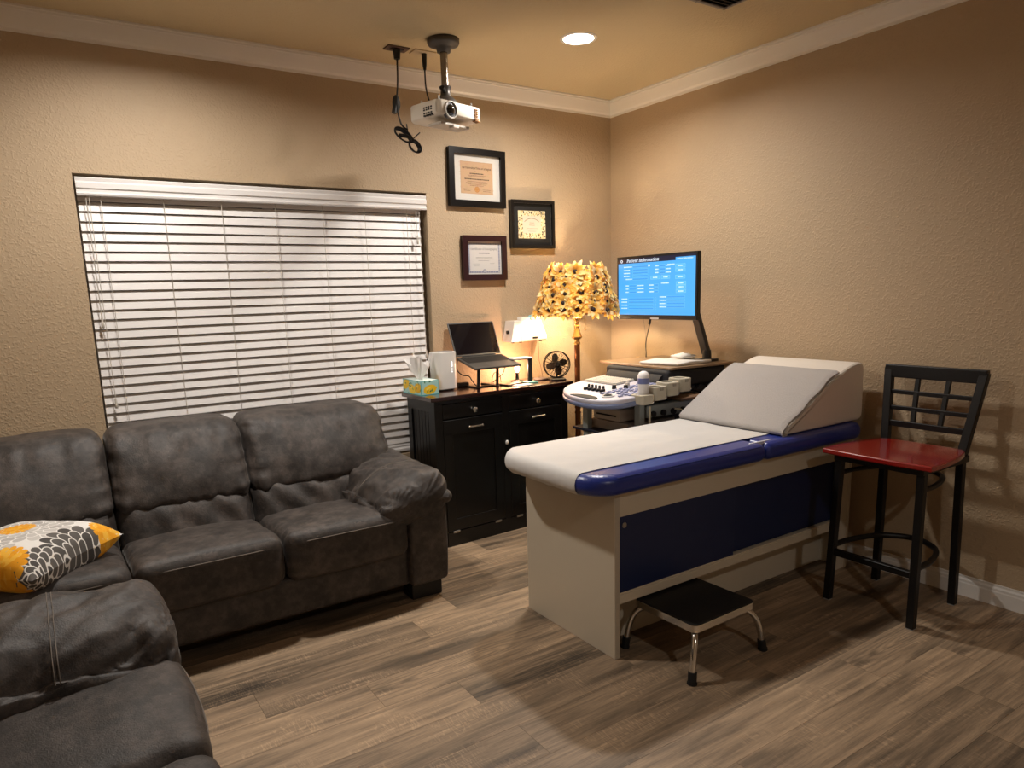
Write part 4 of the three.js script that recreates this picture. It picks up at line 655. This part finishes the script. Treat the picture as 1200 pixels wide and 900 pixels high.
// ---------- exam table ----------
{
  const ivory = std(0xcbbfaa, .38), blue = phys(0x1f3184, .34, { clearcoat: .2, clearcoatRoughness: .3 }), door = std(0x14224a, .42);
  const t = thing('exam_table', 'ivory exam table with blue vinyl cushion and two dark blue sliding doors', 'exam table', [-.9, 0, 1.63]);
  const x0 = -1.69, x1 = -.1, z0 = 1.33, z1 = 1.925, yt = .672;
  part(t, 'end_panel', rbox(x0, x0 + .022, 0, yt, z0, z1, .002), ivory); part(t, 'end_panel', rbox(x1 - .022, x1, 0, yt, z0, z1, .002), ivory);
  part(t, 'edge_strip', rbox(x0 + .002, x0 + .024, 0, yt, z1, z1 + .002, .0008), std(0xb6aa98, .4)); 
  part(t, 'top_rail', rbox(x0 + .022, x1 - .022, .582, yt, z1 - .022, z1 - .002, .002), ivory); part(t, 'bottom_rail', [rbox(x0 + .022, x1 - .022, .225, .262, z1 - .055, z1 - .001, .003), rbox(x0 + .022, x1 - .022, .262, .27, z1 - .012, z1 - .004, .002)], ivory);
  part(t, 'end_stile', rbox(x1 - .1, x1 - .022, 0, .582, z1 - .022, z1 - .002, .002), ivory);
  part(t, 'kick_panel', rbox(x0 + .022, x1 - .022, 0, .24, 1.775, 1.79, .002), ivory); part(t, 'back_panel', box(x0 + .022, x1 - .022, 0, yt, z0, z0 + .012), ivory); part(t, 'deck', box(x0, x1, yt, yt + .014, z0 - .005, z1 + .005), ivory);
  const d1 = part(t, 'door', rbox(x0 + .024, -.985, .266, .585, z1 - .016, z1 - .007, .002), door); part(t, 'door', rbox(-1.0, x1 - .1, .266, .585, z1 - .05, z1 - .036, .002), door);
  part(t, 'finger_pull', (() => { const g = lathe([[0, 0], [.011, 0], [.0115, .003], [.009, .004], [.008, .002], [0, .002]], 0, 0, 20); g.rotateX(Math.PI / 2); g.translate(x0 + .055, .545, z1 - .007); return g; })(), steel, d1);
  // cushions
  const cush = (a, b, za, zb, ya, yb, R, rb) => { const s = roundRect(b - a, zb - za, R); const g = new THREE.ExtrudeGeometry(s, { depth: yb - ya - 2 * rb, bevelEnabled: true, bevelSize: rb, bevelOffset: -rb, bevelThickness: rb, bevelSegments: 8, curveSegments: 16 }); g.rotateX(-Math.PI / 2); g.translate((a + b) / 2, ya + rb, (za + zb) / 2); return toCreasedNormals(g, .9); };
  part(t, 'cushion', cush(-1.835, -.86, 1.295, 1.985, .686, .768, [.14, .03, .03, .14], .036), blue); part(t, 'head_cushion', cush(-.852, -.085, 1.295, 1.985, .686, .768, [.03, .09, .09, .03], .036), blue);
  part(t, 'hinge', [rbox(-.93, -.79, .756, .7705, 1.935, 1.945, .002)], std(0xd9dce4, .35)); part(t, 'cushion_piping', [tube([[-1.72, .757, 1.974], [-1.4, .757, 1.976], [-.9, .757, 1.976]], .002, 30, 6)], std(0x2a3a80, .4));
  // paper sheet over the cushion, wrapped over the left end
  const pos = [], idx = [], uv = [], nz = 46, ns = 70, za = 1.298, zb = 1.868, rb = .036, R = .14;
  const paperM = std(0xe7e2db, .72);
  for (let j = 0; j <= nz; j++) {
    const z = za + (zb - za) * j / nz; const dz = Math.max(0, 1.295 + R - z, z - (1.985 - R)); const xl = -1.835 + (R - Math.sqrt(Math.max(0, R * R - dz * dz)));
    const sag = Math.max(0, 1.295 + rb - z), drop = rb - Math.sqrt(Math.max(0, rb * rb - sag * sag));
    for (let i = 0; i <= ns; i++) {
      const s = i / ns; let x, y; const L1 = .78; const off = .0035;
      const xe = -.70 - .0 * z, xs = xl + rb;
      if (s < L1) { const q = s / L1; x = xe + (xs - xe) * q; y = .768 + off; y += .0016 * fbm(x * 7, z * 9, 3, 3) + .0008 * Math.sin(z * 40 + x * 3); }
      else { const a = (s - L1) / (1 - L1) * Math.PI * .99, ry = .041; x = xs - (rb + off) * Math.sin(a); y = .727 + (ry + off) * Math.cos(a); const w = Math.sin(Math.min(a, Math.PI / 2)); x -= .003 * w * Math.abs(fbm(z * 14, a * 1.2, 4, 2)); if (a > 2.2) y += .006 * fbm(z * 22, 2, 7, 2); }
      y -= drop; pos.push(x, y, z); uv.push(x, z);
    }
  }
  for (let j = 0; j < nz; j++) for (let i = 0; i < ns; i++) { const A = j * (ns + 1) + i; idx.push(A, A + 1, A + ns + 1, A + 1, A + ns + 2, A + ns + 1); }
  const g = new THREE.BufferGeometry(); g.setAttribute('position', new THREE.Float32BufferAttribute(pos, 3)); g.setAttribute('uv', new THREE.Float32BufferAttribute(uv, 2)); g.setIndex(idx); g.computeVertexNormals();
  solo('paper_sheet', g, new THREE.MeshStandardMaterial({ color: 0xcdcac6, roughness: .72, side: THREE.DoubleSide }), 'white paper sheet covering the exam table cushion', 'paper sheet', [-1.2, .7715, 1.58]);
  // wedge cushion (side profile extruded along z, rounded)
  const wp = new THREE.Shape(); wp.moveTo(-.665, .785); wp.quadraticCurveTo(-.685, .8, -.64, .83); wp.bezierCurveTo(-.5, .91, -.36, 1.0, -.2, 1.055); wp.quadraticCurveTo(-.13, 1.078, -.09, 1.07); wp.quadraticCurveTo(-.068, 1.06, -.068, 1.03); wp.lineTo(-.062, .83); wp.quadraticCurveTo(-.062, .785, -.1, .785); wp.closePath();
  const wb = .014; const wg = new THREE.ExtrudeGeometry(wp, { depth: .6 - 2 * wb, bevelEnabled: true, bevelSize: wb, bevelOffset: -wb, bevelThickness: wb, bevelSegments: 5, curveSegments: 20 }); wg.translate(0, -.0, 1.34 + wb);
  const wt = thing('wedge_cushion', 'white foam wedge cushion at the head of the exam table', 'wedge cushion', [-.38, .7705, 1.64]);
  const wf = toCreasedNormals(wg, .8); wf.translate(0, -.0138, 0); part(wt, 'cover', wf, std(0xd9d0c4, .8, { bumpMap: suedeBump, bumpScale: .0004 }));
  part(wt, 'seam', tube([[-.66, .808, 1.94], [-.5, .894, 1.941], [-.36, .98, 1.941], [-.2, 1.038, 1.941], [-.1, 1.054, 1.94]], .002, 40, 6), std(0xb9b0a4, .8));
  // grey towel laid over the lower slope of the wedge
  const tp = [], ti = [], tu = [], A = 40, B = 44; const path = new THREE.CatmullRomCurve3([[-.655, .784], [-.69, .784], [-.7, .793], [-.685, .806], [-.64, .8345], [-.5, .916], [-.36, 1.0], [-.28, 1.0335]].map(([x, y]) => new THREE.Vector3(x, y - .0075, 0)), false, 'catmullrom', .5);
  for (let i = 0; i <= A; i++) { const p = path.getPointAt(i / A), tg = path.getTangentAt(i / A); for (let j = 0; j <= B; j++) { const v = j / B; const bump = .0015 * fbm(i * .35, j * .3, 2, 2); const zz = 1.322 + v * (.615 + .004 * Math.sin(i * .5)); let y = p.y + bump + .0015, x = p.x; if (v > .985) y -= .006; tp.push(x - tg.y * .002, y, zz); tu.push(i * .016, zz); } }
  for (let i = 0; i < A; i++) for (let j = 0; j < B; j++) { const a = i * (B + 1) + j; ti.push(a, a + 1, a + B + 1, a + 1, a + B + 2, a + B + 1); }
  const tg = new THREE.BufferGeometry(); tg.setAttribute('position', new THREE.Float32BufferAttribute(tp, 3)); tg.setAttribute('uv', new THREE.Float32BufferAttribute(tu, 2)); tg.setIndex(ti); tg.computeVertexNormals();
  // give it thickness: lower copy
  const low = tg.clone(); { const p = low.attributes.position, n = tg.attributes.normal; for (let i = 0; i < p.count; i++) p.setXYZ(i, p.getX(i) - n.getX(i) * -.0, p.getY(i), p.getZ(i)); }
  const terry = dataTex(256, 256, (x, y) => { const v = su3((x * 2) % 512, (y * 2) % 512) * .7 + su4(x * 2, y * 2) * .3; return [v * 255, v * 255, v * 255]; }, false); terry.repeat.set(5, 5);
  const th = tg.clone(); { const p = th.attributes.position, n = tg.attributes.normal; for (let i = 0; i < p.count; i++) p.setXYZ(i, p.getX(i) + n.getX(i) * .006, p.getY(i) + n.getY(i) * .006, p.getZ(i)); }
  // rim joining both layers
  const rim = (() => { const P = [], I = [], ring = []; for (let j = 0; j <= B; j++) ring.push(j); for (let i = 1; i <= A; i++) ring.push(i * (B + 1) + B); for (let j = B - 1; j >= 0; j--) ring.push(A * (B + 1) + j); for (let i = A - 1; i > 0; i--) ring.push(i * (B + 1)); const a = tg.attributes.position, b = th.attributes.position; ring.forEach(k => { P.push(a.getX(k), a.getY(k), a.getZ(k), b.getX(k), b.getY(k), b.getZ(k)); }); const n = ring.length; for (let k = 0; k < n; k++) { const q = (k + 1) % n; I.push(2 * k, 2 * q, 2 * k + 1, 2 * q, 2 * q + 1, 2 * k + 1); } const g2 = new THREE.BufferGeometry(); g2.setAttribute('position', new THREE.Float32BufferAttribute(P, 3)); g2.setAttribute('uv', new THREE.Float32BufferAttribute(new Float32Array(P.length / 3 * 2), 2)); g2.setIndex(I); g2.computeVertexNormals(); return g2; })();
  solo('towel', [norm(tg), norm(th), norm(rim)], new THREE.MeshStandardMaterial({ color: 0xb4aeaa, roughness: .95, side: THREE.DoubleSide, bumpMap: terry, bumpScale: .004 }), 'light grey terry towel draped over the lower slope of the wedge', 'towel', [-.5, .8, 1.63]);
}

// ---------- chrome step stool ----------
{
  const t = thing('step_stool', 'low chrome step stool with a black rubber top before the exam table', 'step stool', [-1.375, 0, 2.045], undefined, true);
  const a = .178, b = .16, h = .212;
  part(t, 'tread', (() => { const g = new THREE.ExtrudeGeometry(roundRect(2 * a - .01, 2 * b - .01, .018), { depth: .006, bevelEnabled: true, bevelSize: .002, bevelThickness: .002, bevelSegments: 2 }); g.rotateX(-Math.PI / 2); g.translate(0, h - .006, 0); return metreUV(g, 1); })(), std(0x0d0d0d, .6, { bumpMap: suedeBump, bumpScale: .0006 }), t, 'black ribbed rubber tread');
  part(t, 'band', (() => { const s = roundRect(2 * a, 2 * b, .024), hl = new THREE.Path(roundRect(2 * a - .008, 2 * b - .008, .02).getPoints(12).reverse()); s.holes.push(hl); const g = new THREE.ExtrudeGeometry(s, { depth: .026, bevelEnabled: true, bevelSize: .001, bevelThickness: .001, bevelSegments: 2 }); g.rotateX(-Math.PI / 2); g.translate(0, h - .03, 0); return g; })(), chrome, t, 'chrome edge band');
  part(t, 'underframe', [rbox(-a + .02, a - .02, h - .028, h - .02, -.02, .02), rbox(-a + .03, a - .03, h - .02, h - .007, -b + .02, b - .02)], std(0x2a2a2a, .6));
  for (const sx of [-1, 1]) for (const sz of [-1, 1]) {
    const pts = [[sx * (a - .07), h - .036, sz * (b - .065)], [sx * (a - .03), h - .038, sz * (b - .028)], [sx * (a - .004), h - .062, sz * (b - .004)], [sx * (a + .016), .1, sz * (b + .008)], [sx * (a + .03), .018, sz * (b + .016)]];
    const l = part(t, 'leg', tube(pts, .0125, 40, 14), chrome); part(t, 'rubber_foot', [rod([sx * (a + .0255), .045, sz * (b + .0133)], [sx * (a + .032), .0, sz * (b + .0172)], .0165, 16, .0165), rod([sx * (a + .031), .008, sz * (b + .0168)], [sx * (a + .032), .0, sz * (b + .0172)], .019, 16)], std(0x0c0c0c, .7), l);
  }
  t.rotation.y = .02;
}

// ---------- bar stool ----------
{
  const blk = std(0x0e0d0d, .42, { metalness: .2 }), t = thing('bar_stool', 'black metal bar stool with a red wooden seat and lattice back', 'bar stool', [-.335, 0, 2.285]);
  const fx = -.528, bx = -.147, za = 2.095, zb = 2.475, q = .032;
  const F = [[fx, za, 1], [fx, zb, 1], [bx, za + .012, 0], [bx, zb - .014, 0]];
  const topF = .69;
  part(t, 'seat', (() => { const s = new THREE.Shape(); s.moveTo(-.565, -2.055); s.quadraticCurveTo(-.585, -2.29, -.565, -2.525); s.quadraticCurveTo(-.4, -2.535, -.22, -2.49); s.quadraticCurveTo(-.16, -2.47, -.155, -2.44); s.lineTo(-.155, -2.125); s.quadraticCurveTo(-.16, -2.09, -.22, -2.08); s.quadraticCurveTo(-.4, -2.035, -.565, -2.055); const g = new THREE.ExtrudeGeometry(s, { depth: .012, bevelEnabled: true, bevelSize: .008, bevelOffset: -.008, bevelThickness: .006, bevelSegments: 4, curveSegments: 14 }); g.rotateX(-Math.PI / 2); g.translate(0, .7, 0); return g; })(), phys(0x8e1512, .25, { clearcoat: .9, clearcoatRoughness: .12 }), t, 'glossy red wooden seat');
  part(t, 'seat_frame', [rbox(fx - .005, bx, .665, .694, za - .005, za + .02), rbox(fx - .005, bx, .665, .694, zb - .02, zb + .005), rbox(fx - .012, fx + .015, .665, .694, za, zb), rbox(bx - .02, bx + .01, .665, .694, za + .01, zb - .01)], blk);
  for (const [x, z, f] of F) {
    const zi = z < 2.28 ? 1 : -1;
    if (f) { const l = part(t, 'leg', bar([x + .0, .004, z], [x + .022, topF, z + zi * .012], q, q, [0, 0, 1], .004), blk); part(t, 'glide', rbox(x - .014, x + .014, 0, .006, z - .014, z + .014, .002), std(0x9a9a98, .6), l); }
    else { const l = part(t, 'leg', [bar([x, .004, z], [x - .012, .7, z + zi * .01], q, q, [0, 0, 1], .004), bar([x - .012, .68, z + zi * .01], [x + .052, 1.048, z - zi * .028], q, q + .004, [0, 0, 1], .004)], blk); part(t, 'glide', rbox(x - .014, x + .014, 0, .006, z - .014, z + .014, .002), std(0x9a9a98, .6), l); }
  }
  // back lattice lies in the plane of the two rear posts
  const bp = (y) => bx - .012 + .064 * (y - .68) / .368, zl = (y) => za + .012 + .01 - .038 * (y - .68) / .368, zr = (y) => zb - .014 - .01 + .038 * (y - .68) / .368;
  part(t, 'top_rail', bar([bp(1.03), 1.03, zl(1.03) - .016], [bp(1.03), 1.03, zr(1.03) + .016], .06, .03, [1, 0, 0], .005), blk);
  for (const y of [.935, .862, .79]) part(t, 'lattice_rail', bar([bp(y), y, zl(y)], [bp(y), y, zr(y)], y < .8 ? .028 : .02, .016, [1, 0, 0], .003), blk);
  for (const k of [1, 2]) { const z = (y) => zl(y) + (zr(y) - zl(y)) * k / 3; part(t, 'lattice_bar', bar([bp(.79), .79, z(.79)], [bp(1.01), 1.01, z(1.01)], .016, .021, [0, 0, 1], .003), blk); }
  const hoop = (y, w) => { const pts = [[fx + .012, y, za + .005], [-.38, y, za + .012], [-.235, y, za + .06], [-.165, y, za + .14], [-.155, y, 2.285], [-.165, y, zb - .14], [-.235, y, zb - .06], [-.38, y, zb - .012], [fx + .012, y, zb - .005]]; const g = tube(pts, .012, 60, 8); const p = g.attributes.position; for (let i = 0; i < p.count; i++) p.setY(i, y + (p.getY(i) - y) * w); return g; };
  part(t, 'foot_hoop', [hoop(.262, 1.15)], blk); part(t, 'seat_hoop', [hoop(.60, .95)], blk); part(t, 'foot_bar', rbox(fx - .006, fx + .022, .22, .248, za, zb, .003), blk);
}
renderer.render(scene, camera);
